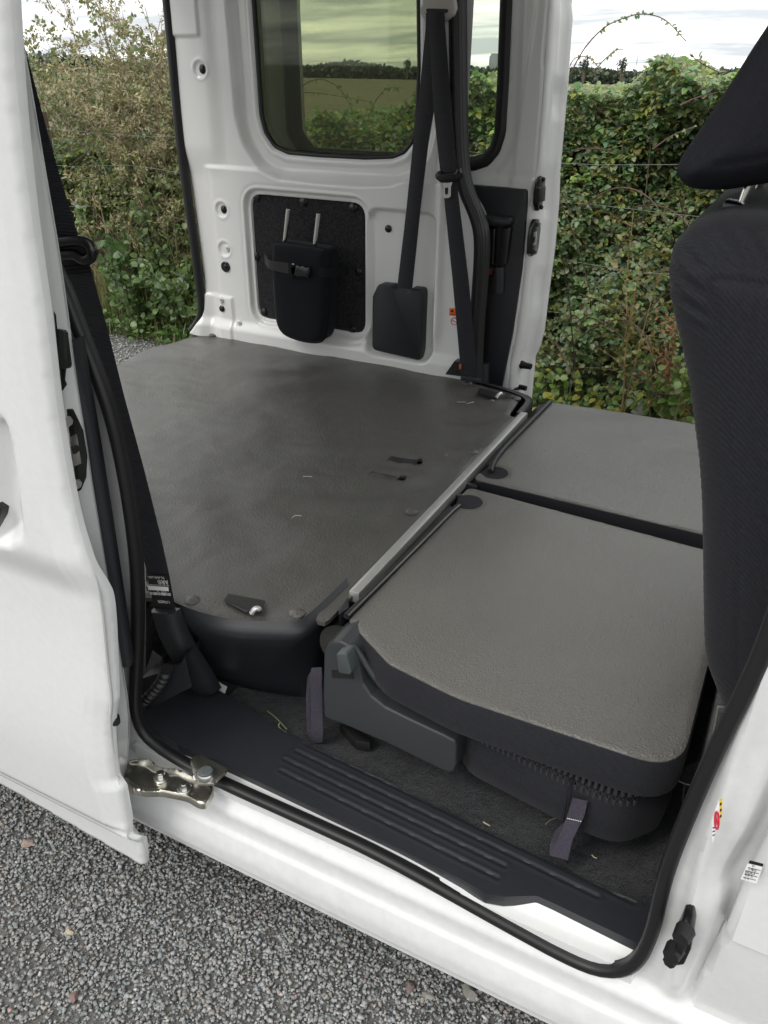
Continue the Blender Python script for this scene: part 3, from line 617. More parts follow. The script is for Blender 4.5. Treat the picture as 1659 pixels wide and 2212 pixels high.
g = smooth([PY(q, .056) for q in c7((330, 372), (420, 355), (520, 345), (590, 372), (612, 430), (590, 470), (545, 478), (500, 440), (420, 440), (330, 450))], 50, 2)
tube('belt_guide', GLOSSB, VAN, g, .0075, 10, up=(0, 1, 0))
rbox('belt_guide_plate', RUBBER, VAN, PY(c7((440, 405))[0], .060), (.07, .006, .03), .003, rot=(0, R(-8), 0))
# printed label near the belt end
lp = [PY(q, YB-.0035) for q in c5((316, 145), (462, 150), (522, 380), (365, 395))]
lx = (np.array(lp[1])-lp[0]); ly = np.array(lp[3])-lp[0]
LBL = loft('belt_label', BLACKP, BELT, [[lp[0], lp[3]], [lp[1], lp[2]]], sharp=None)
def onl(q): return PY(c5(q)[0], YB-.0048)
def lab_text(s, q, size, sx=1):
    Xd = -(onl((470, 235))-onl((320, 228))); Yd = onl((400, 300))-onl((385, 150)); return text('label_print', s, size, WHITEP, LBL, onl(q), Xd, Yd-Xd*(Yd@Xd)/(Xd@Xd))
lab_text('TK-AH2-L400', (375, 157), .0062); lab_text('AR\u00ae', (420, 184), .012); lab_text('SEAT BELT FOR AUTOMOBILE', (395, 218), .0034); lab_text('11760DE', (430, 336), .0075); lab_text('SRS 0470     42E', (415, 266), .0034)
wl = [onl(q) for q in ((314, 226), (466, 236), (470, 266), (318, 256))]; loft('label_band', WHITEP, LBL, [[wl[0], wl[3]], [wl[1], wl[2]]], sharp=None)
r_ = random.Random(3); x = 330
while x < 478:
    w_ = r_.choice((2, 3, 5)); y0 = 272+(x-330)*.06; bb = [onl(q) for q in ((x, y0), (x+w_, y0), (x+w_+2, y0+20), (x+2, y0+20))]
    loft('barcode_bar', WHITEP, LBL, [[bb[0], bb[3]], [bb[1], bb[2]]], sharp=None); x += w_+r_.choice((2, 3, 4))

# ---- inside of the far wall
def xz(l, y=YW): return [(p[0], p[2]) for p in PYs(l, y)]
fs = PYs([(985, -40), (985, 0), (990, 350), (1003, 410), (1030, 470), (1040, 510), (1036, 600), (1027, 700), (1022, 830)], YW)
far_edge = [(p[0], p[2]) for p in smooth(fs, 60, 2)]
tg = PYs([(368, -60), (378, 30), (400, 300), (428, 500), (446, 640), (449, 672), (441, 694), (425, 714)], YW)
tge = [(p[0], p[2]) for p in smooth(tg, 50, 2)]
xT = tge[0][0]; xF = far_edge[0][0]
far_out = [(xT, 1.84)]+tge+[(-1.5, .64), (far_edge[-1][0], .64)]+far_edge[::-1]+[(xF, 1.84)]
wl_ = xz([(532, 0), (541, 125), (550, 250), (560, 288), (580, 318), (610, 332), (680, 338), (778, 343), (837, 341), (862, 331), (880, 308), (889, 264), (894, 146), (892, 0)])
wz1 = 1.775
win = rpoly([(wl_[0][0]-.006, wz1)]+wl_+[(wl_[-1][0]+.0, wz1)], .03, 4)
win_b = np.array(win)
pan = np.array(xz([(540, 414), (660, 428), (790, 441), (786, 560), (782, 724), (660, 708), (556, 690), (546, 560)]))
x0, x1 = pan[:, 0].min()-.004, pan[:, 0].max()+.004
panel = rrect(-1.537, -1.132, .733, 1.122, .045, 6)
ret_rec = rrect(-1.115, -.915, .695, 1.10, .03, 5)
midz = 1.187
def far_h(u, v, d):
    dw = sd_poly(u, v, win_b); dp = sd_poly(u, v, panel)
    h = -.030*(1-sst(.050, .074, dw))                     # the window frame is set back from the pillars
    h = h+.006*(1-sst(.020, .027, dw))-.012*(1-sst(.0, .012, dw))
    low = sst(midz+.004, midz-.002, v)*sst(-1.70, -1.66, u)
    h = h+.010*low*sst(.03, .07, dw)
    h = h-.014*(1-sst(.006, .015, dp))-.0015*np.exp(-((dp-.024)/.004)**2)
    # rear pillar: raised column with soft shoulders
    h = h+.012*(1-sst(-1.66, -1.60, u))*sst(1.15, 1.25, v)
    # retractor recess, slanting foot flange
    dr = sd_poly(u, v, ret_rec); h = h-.020*(1-sst(.0, .013, dr))
    h = h+.016*np.exp(-((u+.895)/.012)**2)*sst(.72, .80, v)*sst(1.5, 1.3, v)
    foot = sst(.725, .690, v); h = h+.018*foot
    st = np.exp(-((v-.722)/.0035)**2)*((u > -1.47) & (u < -1.20)); h = h+.003*st
    crn = sst(-1.615, -1.625, u)*sst(.80, .79, v); h = h+.006*crn
    up_ = sst(-1.655, -1.663, u)*sst(1.525, 1.532, v); h = h+.006*up_
    for cx_, cz_ in plugs: rr_ = np.hypot(u-cx_, v-cz_); h = h-.004*(1-sst(.017, .023, rr_))+.002*np.exp(-((rr_-.026)/.003)**2)
    h = h+.018*sst(-1.70, -1.752, u)*sst(.86, .70, v)
    return h
plugs = xz([(437, 150), (483, 452), (489, 537)])
sheet('rear_side_wall', PAINTIN, VAN, np.array(far_out), .004, fr(FXZ, -YW), h=far_h, holes=[win, rrect(-1.533, -1.136, .737, 1.118, .043, 6)], skirt=.03, sharp=180)
WALL = bpy.data.objects['rear_side_wall']
# glass and its rubber
prism('side_window_glass', GLASSQ, VAN, shrink(win_b, -.012) , fr(FXZ, -YW-.045), .004, bevel=0, sharp=None)
wv = np.array([[p[0], YW+.036, p[1]] for p in win_b]); tube('window_rubber', RUBBER, VAN, resample(np.vstack([wv, wv[:1]]), 160)[:-1], .007, 8, up=(0, 1, 0), closed=True)
# black seal along the tailgate opening
tp = np.array([[p[0]-.012, YW-.012, p[1]] for p in [(tge[0][0]-.004, 1.84)]+tge]); tube('tailgate_seal', RUBBER, VAN, resample(tp, 70), .0145, 10, up=(0, 1, 0))
tp2 = tp+np.array([-.016, .02, 0]); tube('tailgate_seal_lip', RUBBER, VAN, resample(tp2, 70), .009, 8, up=(0, 1, 0))
# outer skin of that side
o_s = rpoly([(-1.80, .22), (-.80, .22), (-.80, .62), (-.79, 1.1), (-.87, 1.2), (-.87, 1.84), (-1.78, 1.84)], .0)
sheet('outer_side_panel', PAINT, VAN, np.array(o_s), .03, (np.array([0, 1.462, 0]), FXZ[1], FXZ[2], np.array([0, 1., 0])), holes=[shrink(win_b, .0)])
# felt trim panel with studs
FP = sheet('felt_panel', FELT, VAN, rrect(-1.535, -1.134, .735, 1.120, .044, 6), .008, fr(FXZ, -YW-.011), h=lambda u, v, d: fillet(d, .004))
for q in c1((727, 133), (1095, 172), (1490, 218), (720, 603), (1527, 725), (783, 1045), (1484, 1180)):
    disc('panel_stud', GLOSSB, FP, PY(q, YW+.009), (0, -1, 0), .0125, .003, dome=.002)
# plugs, bolts and small fixings on the wall, seated on its relief
def on_wall(q, k=.001):
    y = YW
    for _ in range(4):
        p = PY(q, y); y = YW-float(far_h(np.array([p[0]]), np.array([p[2]]), np.array([.1]))[0])-k
    return PY(q, y)
for q in z1((875, 298), (967, 904)): disc('blanking_plug', GLOSSB, WALL, on_wall(q), (0, -1, 0), .0105, .003, dome=.003, ry=.0125)
q = z1((975, 1152))[0]; disc('blanking_plug', GLOSSB, WALL, on_wall(q), (0, -1, 0), .0165, .005); disc('plug_centre', RUBBER, WALL, on_wall(q, .005), (0, -1, 0), .008, .003, dome=.002)
for q in c1((452, 1016))+c3((208, 413)): disc('blanking_plug', GLOSSB, WALL, on_wall(q), (0, -1, 0), .0105, .003, dome=.002)
for q in c1((494, 541), (446, 948), (590, 1131)): disc('body_bolt', PAINTIN, WALL, on_wall(q), (0, -1, 0), .009, .006, k=12); disc('bolt_head', STEEL, WALL, on_wall(q, .007), (0, -1, 0), .004, .003, k=6)
# retractor cover
rc = xz(c3((118, 900), (160, 808), (265, 818), (275, 850), (380, 865), (400, 838), (485, 850), (488, 900), (470, 1365), (440, 1365), (112, 1290)), YW)
RC = prism('belt_retractor_cover', PLASTIC, VAN, rpoly(rc, .018, 4), fr(FXZ, -YW+.026), .05, bevel=.012, seg=3)
# warning sticker by the belt foot
wq = xz(c3((660, 998), (730, 1003), (730, 1060), (658, 1052)), YW-.0145)
ysk = YW-.016
ST = prism('warning_sticker', ORANGE, WALL, wq, fr(FXZ, -ysk), .001, bevel=0, sharp=None)
prism('sticker_foot', WHITEP, ST, rpoly(xz(c3((658, 1053), (730, 1061), (726, 1130), (700, 1134), (672, 1120)), ysk), .004, 2), fr(FXZ, -ysk), .001, bevel=0, sharp=None)
prism('warning_triangle', BLACKP, ST, xz(c3((664, 1026), (680, 1006), (692, 1030)), ysk), fr(FXZ, -ysk+.0008), .0006, bevel=0, sharp=None)
rg = [PY((778+.293*(694+24*math.cos(a)), 373+.293*(1096+26*math.sin(a))), ysk-.001) for a in np.linspace(0, 2*math.pi, 22)[:-1]]
tube('prohibition_ring', REDPR, ST, rg, .0012, 5, closed=True, up=(0, 1, 0)); tube('prohibition_bar', REDPR, ST, [PY(c3((672, 1084))[0], ysk-.001), PY(c3((716, 1108))[0], ysk-.001)], .0012, 5)
for k, y in enumerate((1040, 1046)): tube('print_line', BLACKP, ST, [PY(c3((668, y))[0], ysk-.0005), PY(c3((700, y+3))[0], ysk-.0005)], .0005, 4)
# far belt: anchor, two runs, tongue
an = rpoly(xz(c2((440, 70), (460, 30), (470, -60), (690, -60), (700, 60), (690, 110), (640, 150), (560, 160), (480, 155), (445, 110)), YW-.03), .01, 3)
AN = prism('belt_anchor', BEIGEP, VAN, an, fr(FXZ, -YW+.034), .05, bevel=.010, seg=3)
prism('anchor_slot', BLACKP, AN, rpoly(xz(c2((482, 72), (500, 62), (640, 66), (655, 76), (640, 96), (500, 100)), YW-.034), .003, 2), fr(FXZ, -YW+.0348), .002, bevel=0)
yA, yB = YW-.040, YW-.020
L = [PY(q, y) for q, y in zip(c2((484, 92), (484, 190), (440, 640), (390, 1050), (340, 1548)), (yA, yA, yA, yA, yA))]+[PY(c3((272, 850))[0], yA)]
Rr = [PY(q, y) for q, y in zip(c2((610, 92), (622, 190), (575, 640), (505, 1050), (445, 1548)), (yA,)*5)]+[PY(c3((384, 862))[0], yA)]
ribbon('seat_belt', WEB, VAN, L, Rr, .0016, n=40)
L = [PY(q, y) for q, y in zip(c2((500, 92), (520, 400), (540, 800), (590, 1270)), (yA-.004, yA-.008, yA-.01, yA-.012))]+[PY(q, yA-.01) for q in c3((612, 130), (680, 780), (745, 1500))]
Rr = [PY(q, y) for q, y in zip(c2((620, 92), (650, 500), (675, 830), (718, 1270)), (yA-.004, yA-.008, yA-.01, yA-.012))]+[PY(q, yA-.01) for q in c3((720, 130), (800, 790), (865, 1500))]
B2 = ribbon('seat_belt', WEB, VAN, L, Rr, .0016, n=50)
yT = yA-.022
tg_o = rpoly(xz(c2((548, 1290), (565, 1262), (590, 1262), (600, 1282), (700, 1275), (712, 1240), (735, 1245), (746, 1270), (738, 1310), (715, 1335), (640, 1350), (585, 1345), (556, 1320)), yT), .006, 2)
TG = prism('belt_tongue', GLOSSB, B2, tg_o, fr(FXZ, -yT), .014, bevel=.004, seg=2)
to = xz(c2((598, 1350), (612, 1375), (608, 1455), (618, 1462), (655, 1458), (668, 1448), (670, 1375), (682, 1340)), yT+.003); hl = xz(c2((624, 1385), (650, 1382), (648, 1432), (626, 1436)), yT+.003)
sheet('tongue_plate', CHROME, B2, np.array(to), .0025, fr(FXZ, -yT-.003), holes=[np.array(hl)], skirt=.002, sharp=40)
prism('belt_foot_cover', FELT, VAN, xz(c3((622, 1490), (690, 1392), (745, 1395), (745, 1505)), YW-.05), fr(FXZ, -YW+.05), .03, bevel=.004)
rbox('belt_foot_loop', mat('orange_cloth', (.35, .10, .04), .7), VAN, PY(c3((738, 1430))[0], YW-.053), (.008, .003, .016), .001)
rbox('belt_foot_plate', PLASTIC, VAN, PY(c3((815, 1522))[0], YW-.055), (.06, .01, .015), .003)

# rubber around the far door opening
fsp = np.array([[p[0]+.004, YW-.004, p[1]] for p in [(xF, 1.84)]+far_edge]); tube('door_opening_seal', RUBBER, VAN, resample(fsp, 90), .012, 10, up=(0, 1, 0))
loft('door_opening_trim', RUBBER, VAN, [resample(fsp, 90)+[-.018, -.012, 0], resample(fsp, 90)+[-.016, -.017, 0], resample(fsp, 90)+[.004, -.014, 0], resample(fsp, 90)+[.014, .03, 0]], sharp=180)
ribg = resample(fsp, 260)+np.array([-.003, -.0165, 0]); V = []; F = []
for i in range(1, 259):
    p = ribg[i]; b = len(V)
    for sx, sz in ((-.004, -.0010), (.004, -.0010), (.004, .0010), (-.004, .0010)): V.append(p+[sx, 0, sz])
    for sx, sz in ((-.003, -.0006), (.003, -.0006), (.003, .0006), (-.003, .0006)): V.append(p+[sx, -.0016, sz])
    F += [(b+4, b+5, b+6, b+7), (b, b+1, b+5, b+4), (b+1, b+2, b+6, b+5), (b+2, b+3, b+7, b+6), (b+3, b, b+4, b+7)]
link('trim_ribs', mesh('trim_ribs', V, F), mat('rib_rubber', (.035, .036, .038), .5), VAN, sharp=None, kind='stuff')

# ---- far sliding door, slid back along the outside
YD = 1.50
dedge = PYs(c2((1408, -40), (1400, 60), (1362, 640), (1315, 1250)), YD); de2 = PYs(c3((1262, 100), (1240, 330), (1225, 700), (1165, 1180), (1115, 1400), (1100, 1640)), YD)
ded = [(p[0], p[2]) for p in list(dedge)+list(de2[1:])]
dd_ = sorted(ded, key=lambda p: -p[1])
door_out = [(-1.72, 1.82), (-1.72, .30), (dd_[-1][0]-.01, .30)]+dd_[::-1]+[(dd_[0][0], 1.82)]
gw = xz(c2((1085, 0), (1062, 600), (1040, 980), (1000, 1110), (930, 1195), (830, 1228), (720, 1228)), YD)
dwin = rpoly([(gw[0][0], 1.76)]+gw+[(-1.40, gw[-1][1]), (-1.455, gw[-1][1]+.06), (-1.46, 1.76)], [.03]+[0.02]*len(gw)+[.05, .05, .03], 4)
def door_h(u, v, d):
    dw = sd_poly(u, v, dwin)
    fr_ = (1-sst(.05, .08, dw))
    emb = np.minimum(sst(.0, .004, u+.725-(v-1.2)*.03*0), 1)
    h = -.006*(1-sst(.03, .05, dw))+.004*(sst(-.752, -.742, u-(v-1.2)*.07))
    h = h-.003*np.exp(-((v-1.205)/.004)**2)*((u > -.80))
    return h+fillet(d, .010)
SD = sheet('sliding_door', PAINTIN, VAN, np.array(door_out), .007, fr(FXZ, -YD), h=door_h, holes=[dwin], skirt=.02, sharp=180, label='farther sliding door slid open, dark lower trim')
# rubber frame and glass
dr_ = resample(np.vstack([dwin, dwin[:1]]), 200)[:-1]
loft('window_rubber', RUBBER, SD, [np.c_[shrink(dr_, o)[:, 0], np.full(len(dr_), YD+yy), shrink(dr_, o)[:, 1]] for o, yy in ((-.012, .003), (-.010, -.004), (.012, -.003), (.024, .012), (.026, .03))], closed=False, sharp=180)
prism('door_window_glass', GLASSD, SD, shrink(dr_, .004), fr(FXZ, -YD-.028), .004, bevel=0, sharp=None)
# front edge of the door: rolled faces with swages
eA = PYs(c2((1408, -40), (1400, 60), (1362, 640), (1315, 1250))+c3((1262, 100), (1240, 330), (1225, 700), (1165, 1180), (1115, 1400), (1100, 1640)), YD-.0)
zs = np.linspace(1.82, .32, 90)
def edge_at(qs, y): P = PYs(qs, y); P = P[np.argsort(P[:, 2])]; return np.interp(zs, P[:, 2], P[:, 0])
xa = edge_at(c2((1408, -40), (1362, 640), (1315, 1250))+c3((1262, 100), (1240, 330), (1225, 700), (1165, 1180), (1115, 1400), (1100, 1640)), YD)
xb = edge_at(c2((1560, -10), (1562, 50), (1575, 110), (1535, 640), (1480, 1250))+c3((1470, 230), (1440, 560), (1400, 850), (1365, 1150), (1330, 1290), (1300, 1340), (1270, 1640)), 1.585)
def estep(z0, z1_, a): return a*(sst(z0, z0+.006, zs)-sst(z1_, z1_+.006, zs))
sw = estep(1.36, 1.425, .006)+estep(1.10, 1.22, .005)+estep(.86, .95, .006)+estep(.70, .80, .006)
mk = lambda t, y, dx=0, s=0: np.c_[xa*(1-t)+xb*t+dx-sw*s, np.full(90, y), zs]
loft('door_edge', PAINTIN, SD, [mk(0, YD+.008, -.012), mk(0, YD-.002, -.004), mk(.10, YD+.004), mk(.35, YD+.018, .004), mk(.52, YD+.022, -.006, .6), mk(.70, YD+.045, -.007, 1), mk(.86, YD+.062, -.003, .6), mk(.96, YD+.070, .003), mk(1, YD+.083), mk(1, YD+.088, -.01), mk(.7, YD+.09, -.10)], sharp=180)
sheet('door_outer_skin', PAINT, SD, np.array([(-1.72, .25), (-.66, .25), (-.655, 1.82), (-1.72, 1.82)]), .03, (np.array([0, YD+.088, 0]), FXZ[1], FXZ[2], np.array([0, 1., 0])), holes=[dwin])
# lower trim panel
tq = xz(c3((730, 78), (1238, 122), (1238, 200), (1200, 700), (1130, 1180), (1085, 1400), (1040, 1640), (1030, 1800), (700, 1800)), YD-.004)
TP = prism('door_trim_panel', PLASTIC, SD, rpoly(tq, .008, 2), fr(FXZ, -YD+.012), .014, bevel=.006, seg=2)
prism('door_pull', PLASTIC, TP, rpoly(xz(c3((780, 300), (1115, 330), (1112, 385), (1060, 405), (780, 370)), YD-.04), .006, 2), fr(FXZ, -YD+.045), .05, bevel=.008)
prism('handle_recess', BLACKP, TP, rpoly(xz(c3((880, 400), (1095, 408), (1050, 685), (900, 690)), YD-.013), .006, 2), fr(FXZ, -YD+.0135), .003, bevel=0)
prism('door_handle', GLOSSB, TP, rpoly(xz(c3((930, 405), (1000, 408), (985, 690), (905, 690)), YD-.03), .006, 2), fr(FXZ, -YD+.033), .02, bevel=.005)
prism('handle_side', PLASTIC, TP, rpoly(xz(c3((1045, 410), (1115, 395), (1075, 690), (1020, 685)), YD-.03), .006, 2), fr(FXZ, -YD+.030), .03, bevel=.006)
tube('handle_boss', PLASTIC, TP, PYs(c3((1020, 690), (1020, 800), (1015, 880)), YD-.014), .020, 16)
prism('lock_housing', GLOSSB, TP, rpoly(xz(c3((905, 680), (985, 690), (975, 765), (900, 750)), YD-.032), .005, 2), fr(FXZ, -YD+.036), .03, bevel=.004)
prism('lock_mark', REDP, TP, xz(c3((944, 708), (966, 710), (962, 750), (940, 746)), YD-.036), fr(FXZ, -YD+.0372), .002, bevel=0)
prism('door_pocket', BLACKP, TP, rpoly(xz(c3((800, 985), (900, 980), (950, 1010), (960, 1060), (940, 1370), (920, 1392), (800, 1392)), YD-.013), .012, 3), fr(FXZ, -YD+.0135), .002, bevel=0)
tube('cup_holder', GREYP, TP, PYs(c3((895, 1395), (890, 1560)), YD-.014), .026, 18)
# latches and buffers on the edge
def edge_pt(q): return PY(q, YD+.02)
def plate(name, mt, par, qs, x, th, **kw):
    P = np.array([PX(q, x) for q in qs]); return prism(name, mt, par, [(p[1], p[2]) for p in P], (np.array([x, 0, 0]), np.array([0, 1., 0]), np.array([0, 0, 1.]), np.array([1., 0, 0])), th, **kw)
def xat(q):
    z = PY(q, YD+.02)[2]; return float(np.interp(-z, -zs, xa*.65+xb*.35))+.006
q = c3((1340, 160))[0]; LA = plate('door_latch', GLOSSB, SD, c3((1345, 25), (1365, 30), (1368, 100), (1365, 210), (1340, 270), (1318, 282), (1305, 230), (1310, 160), (1322, 80)), xat(q), .012, bevel=.004)
plate('latch_body', RUBBER, LA, c3((1322, 115), (1372, 100), (1365, 210), (1318, 225)), xat(q)+.010, .012, bevel=.003)
for qq in c3((1348, 50), (1332, 255)): disc('latch_screw', RUBBER, LA, PX(qq, xat(q)), (1, -.2, 0), .006, .005, k=8)
q = c3((1292, 480))[0]; LB = plate('door_latch', GLOSSB, SD, c3((1295, 345), (1325, 342), (1334, 400), (1325, 520), (1305, 600), (1270, 620), (1252, 600), (1258, 480), (1270, 400)), xat(q), .010, bevel=.004)
plate('latch_plate', STEEL, LB, c3((1285, 440), (1306, 432), (1300, 530), (1278, 540)), xat(q)+.0015, .003, bevel=.001); plate('latch_notch', BLACKP, LB, c3((1283, 475), (1294, 470), (1290, 512), (1280, 516)), xat(q)+.003, .003, bevel=.0)
for qq in c3((1312, 380), (1290, 580)): disc('latch_screw', STEEL, LB, PX(qq, xat(q)+.001), (1, -.2, 0), .0065, .005, k=6)
q = c3((1195, 1415))[0]; p = PY(q, YD+.03); tube('door_buffer', RUBBER, SD, [p-np.array([.01, 0, 0]), p+np.array([.012, -.004, 0]), p+np.array([.030, -.006, 0])], .010, 12, scale=[1.5, 1, .9])
q = c3((1180, 1580))[0]; plate('buffer_bracket', GLOSSB, SD, c3((1165, 1590), (1180, 1560), (1195, 1565), (1192, 1605), (1160, 1605)), xat(q), .014, bevel=.003)
tube('door_buffer', RUBBER, SD, [PY(q, YD+.03), PY(q, YD+.03)+np.array([.02, -.004, 0])], .008, 10)

# ---- near sliding door, slid back on the camera side
YN = -.12; YI = -.045
n_edge = [(27, -40), (27, 0), (30, 75), (40, 405), (66, 570), (96, 800), (115, 998), (132, 1130)]
n_up = [(40, -80), (45, 0), (58, 200), (79, 405), (100, 560), (117, 669), (128, 760), (138, 850), (157, 980), (176, 1120), (202, 1220), (217, 1280), (223, 1330), (226, 1400), (232, 1474), (240, 1522), (233, 1560), (236, 1600), (245, 1664), (272, 1811)]
n_edge = [(p[0]-23*(1-float(sst(900, 1480, p[1])))-0, p[1]) for p in smooth(np.array(n_up, float), 60, 3)]+[(286, 1829)]
ne = np.array([PY(q, YN+.016 if q[1] < 1700 else YN+.006) for q in n_edge])
nb = PYs([(287, 1899), (0, 1729)], YN)
dn_out = [(p[0], p[2]) for p in ne]+[(nb[0][0], nb[0][2]), (nb[1][0]-.02, nb[1][2]-.01*0), (-1.75, nb[1][2]-.02), (-1.75, 1.82), (ne[0][0], 1.82)]
cr_ = PYs([(0, 1659), (275, 1819)], YN); cz = cr_[1][2]; c_hi = PYs([(100, 1255)], YN)[0][2]
hr = PYs([(-30, 900), (8, 900), (24, 960), (38, 1060), (50, 1160), (20, 1183), (-20, 1180)], YN); hr2 = rpoly([(p[0], p[2]) for p in hr], .02, 4)
def ndoor_h(u, v, d):
    hem = sst(cz-.01, cz+.03, v)*(u > ne[:, 0].min()-.10)
    h = -.026*sst(cz+.006, cz-.035, v)-.006*np.exp(-((v-cz-.004)/.008)**2)
    h = h-.016*sst(c_hi+.05, c_hi-.03, v)+.016*sst(c_hi-.05, c_hi-.40, v)
    h = h-.024*(1-sst(-.025, .006, sd_poly(u, v, hr2)))
    h = h-hem*.013*np.clip(1-d/.036, 0, 1)-hem*.0025*np.exp(-((d-.036)/.003)**2)
    return h+fillet(d, .006)
ND = sheet('sliding_door', PAINT, VAN, np.array(dn_out), .005, fr(FXZ, -YN), h=ndoor_h, skirt=.01, sharp=180, label='nearer sliding door slid open beside the gravel')
hb = PYs([(-30, 1085), (4, 1084), (11, 1098), (10, 1112), (2, 1140), (-30, 1150)], YN+.012); prism('door_handle', GLOSSB, ND, [(p[0], p[2]) for p in hb], fr(FXZ, -YN-.004), .02, bevel=.004)
# door edge: rolled strip, then the white shut face, then black inner trim
zs2 = np.linspace(1.80, nb[0][2]+.004, 120)
def ex(qs, y):
    P = PYs(qs, y); P = P[np.argsort(P[:, 2])]; return np.interp(zs2, P[:, 2], P[:, 0])
e0 = np.interp(-zs2, -ne[np.argsort(-ne[:, 2])][:, 2], ne[np.argsort(-ne[:, 2])][:, 0])
tk = (.026*sst(cz+.006, cz-.035, zs2)+.013*sst(cz-.01, cz+.03, zs2))
f1q = z1((62, -60), (64, 0), (100, 200), (200, 640), (300, 1474))+z3((345, 120), (385, 350), (425, 560), (470, 900), (500, 1150), (530, 1474))+z5((550, 100), (558, 200), (552, 330), (540, 480), (525, 600))
f1q = c7((270, -600), (310, 0), (375, 340), (438, 800), (490, 1200), (560, 1700), (640, 2200))+z3((500, 1200), (530, 1474))+z5((552, 100), (560, 200), (553, 350), (538, 480), (524, 600))
f1q = [tuple(p) for p in smooth(np.array([(0, -120), (32, 0), (52, 100)]+c7((315, 0), (378, 360), (440, 790), (490, 1180), (560, 1600), (610, 1950), (655, 2212))+z5((540, 0), (558, 110), (560, 200), (553, 350), (540, 480), (524, 600))), 60, 2)]+[(225, 1840), (180, 1900)]
e1 = ex(f1q, YI)
mk2 = lambda t, y, dx=0: np.c_[e0*(1-t)+e1*t+dx, np.minimum(y+tk*(1-t)**2, YI+.03), zs2]
loft('door_edge', PAINT, ND, [mk2(0, YN+.008, -.006), mk2(0, YN+.004, .000), mk2(.06, YN+.012, .001), mk2(.14, YN+.022, -.004), mk2(.50, YN+.045, -.006), mk2(.93, YI-.006, .0), mk2(1, YI, 0), mk2(1, YI+.004, -.008)], sharp=180)
tqr = zs2 > .62
tw_ = (.02+.98*sst(1.16, .9, zs2))[:, None]*np.array([[1., 0, 0]]); loft('door_inner_trim', PLASTIC, ND, [(mk2(1, y, 0)+tw_*dx)[tqr & (zs2 < 1.17)] for y, dx in ((YI+.001, -.004), (YI+.002, .003), (YI+.010, .008), (YI+.022, .005), (YI+.024, -.05))], sharp=180)
loft('door_inner_skin', PAINTIN, ND, [mk2(1, YI+.003, -.002), mk2(1, YI+.004, -.6)], sharp=None)
# latches on the shut face
def eat(q, t): z = PY(q, (YN+YI)/2+.01)[2]; return float(np.interp(-z, -zs2, e0*(1-t)+e1*t))-.002
def nplate(name, mt, par, qs, t, dx, th, **kw): return plate(name, mt, par, qs, eat(np.mean(qs, 0), t)+dx, th, **kw)
A1 = nplate('door_latch', GLOSSB, ND, c7((352, 800), (372, 835), (380, 925), (440, 935), (450, 1000), (440, 1180), (432, 1262), (445, 1290), (415, 1335), (400, 1260)), .62, .006, .02, bevel=.004)
nplate('latch_body', RUBBER, A1, c7((420, 940), (455, 945), (482, 1160), (475, 1185), (440, 1195), (425, 1100)), .62, .016, .02, bevel=.004)
A2 = nplate('door_latch', GLOSSB, ND, c7((430, 1450), (490, 1452), (555, 1590), (582, 1760), (575, 1900), (540, 1985), (500, 2010), (490, 1900)), .62, .004, .012, bevel=.004)
nplate('latch_plate', STEEL, A2, c7((455, 1640), (505, 1615), (520, 1700), (535, 1810), (475, 1835)), .62, .0055, .003, bevel=.001)
nplate('latch_claw', BLACKP, A2, c7((480, 1705), (515, 1690), (530, 1720), (495, 1750)), .62, .010, .006, bevel=.001)
for qq in c7((438, 1530), (498, 1940)): disc('latch_screw', STEEL, A2, PX(qq, eat(qq, .62)+.004), (1, -.3, 0), .007, .005, k=8)
q = z5((490, 157))[0]; p = PY(q, YN+.035); tube('door_buffer', RUBBER, ND, [p-np.array([.015, 0, 0]), p+np.array([.004, -.002, 0]), p+np.array([.012, -.004, 0])], .0085, 9, scale=[1.4, 1.3, .7], sharp=20)
A3 = nplate('latch_cover', GLOSSB, ND, z5((478, 320), (495, 330), (505, 380), (530, 365), (540, 400), (542, 440), (520, 475), (500, 490), (488, 420)), .75, .006, .025, bevel=.004)
tube('door_buffer', RUBBER, ND, [PY(z5((512, 500))[0], YI-.02), PY(z5((518, 505))[0], YI-.02)+np.array([.015, 0, 0])], .006, 8)

# ---- roller arm between door and sill
ZA = .385
ap = [p[:2] for p in PZs(c5((120, 1520), (310, 1520), (345, 1528), (400, 1575), (560, 1600), (690, 1650), (800, 1690), (792, 1750), (735, 1835), (680, 1825), (580, 1770), (120, 1765)), ZA)]
def zsd(u, v): return 0
armo = smooth(np.array(ap), 90, 2, closed=True); bq = [PZ(q, ZA)[:2] for q in c5((340, 1640), (500, 1690))]; rl = PZs(c5((180, 1600), (390, 1660), (500, 1690)), ZA)
def arm_h(u, v, d):
    # raised swage along the edge, hollow around the bolt
    dd = sd_seg(u, v, bq[0]*1.0, bq[1]); h = .006*sst(.014, .0, d)*sst(-.68, -.74, u)
    h = h+.004*np.exp(-((np.hypot(u-rl[1][0]+.012, v-rl[1][1])-.042)/.012)**2)
    return h+fillet(d, .003)
AR = sheet('roller_arm', ZINC, ND, armo, .0025, fr(FXY, ZA), h=arm_h, skirt=.012, sharp=50)
bl_ = [p[:2] for p in PZs(c5((635, 1490), (700, 1470), (905, 1578), (890, 1612), (812, 1672), (800, 1690), (700, 1690), (660, 1630), (628, 1535)), ZA+.040)]
BR = prism('roller_bracket', ZINC, ND, rpoly(bl_, .006, 3), fr(FXY, ZA+.042), .005, bevel=.0015)
lo2 = [p[:2] for p in PZs(c5((690, 1690), (800, 1690), (790, 1750), (735, 1835), (680, 1825), (610, 1785), (660, 1720)), ZA-.004)]
prism('roller_fork', ZINC, ND, rpoly(lo2, .006, 3), fr(FXY, ZA-.002), .016, bevel=.003)
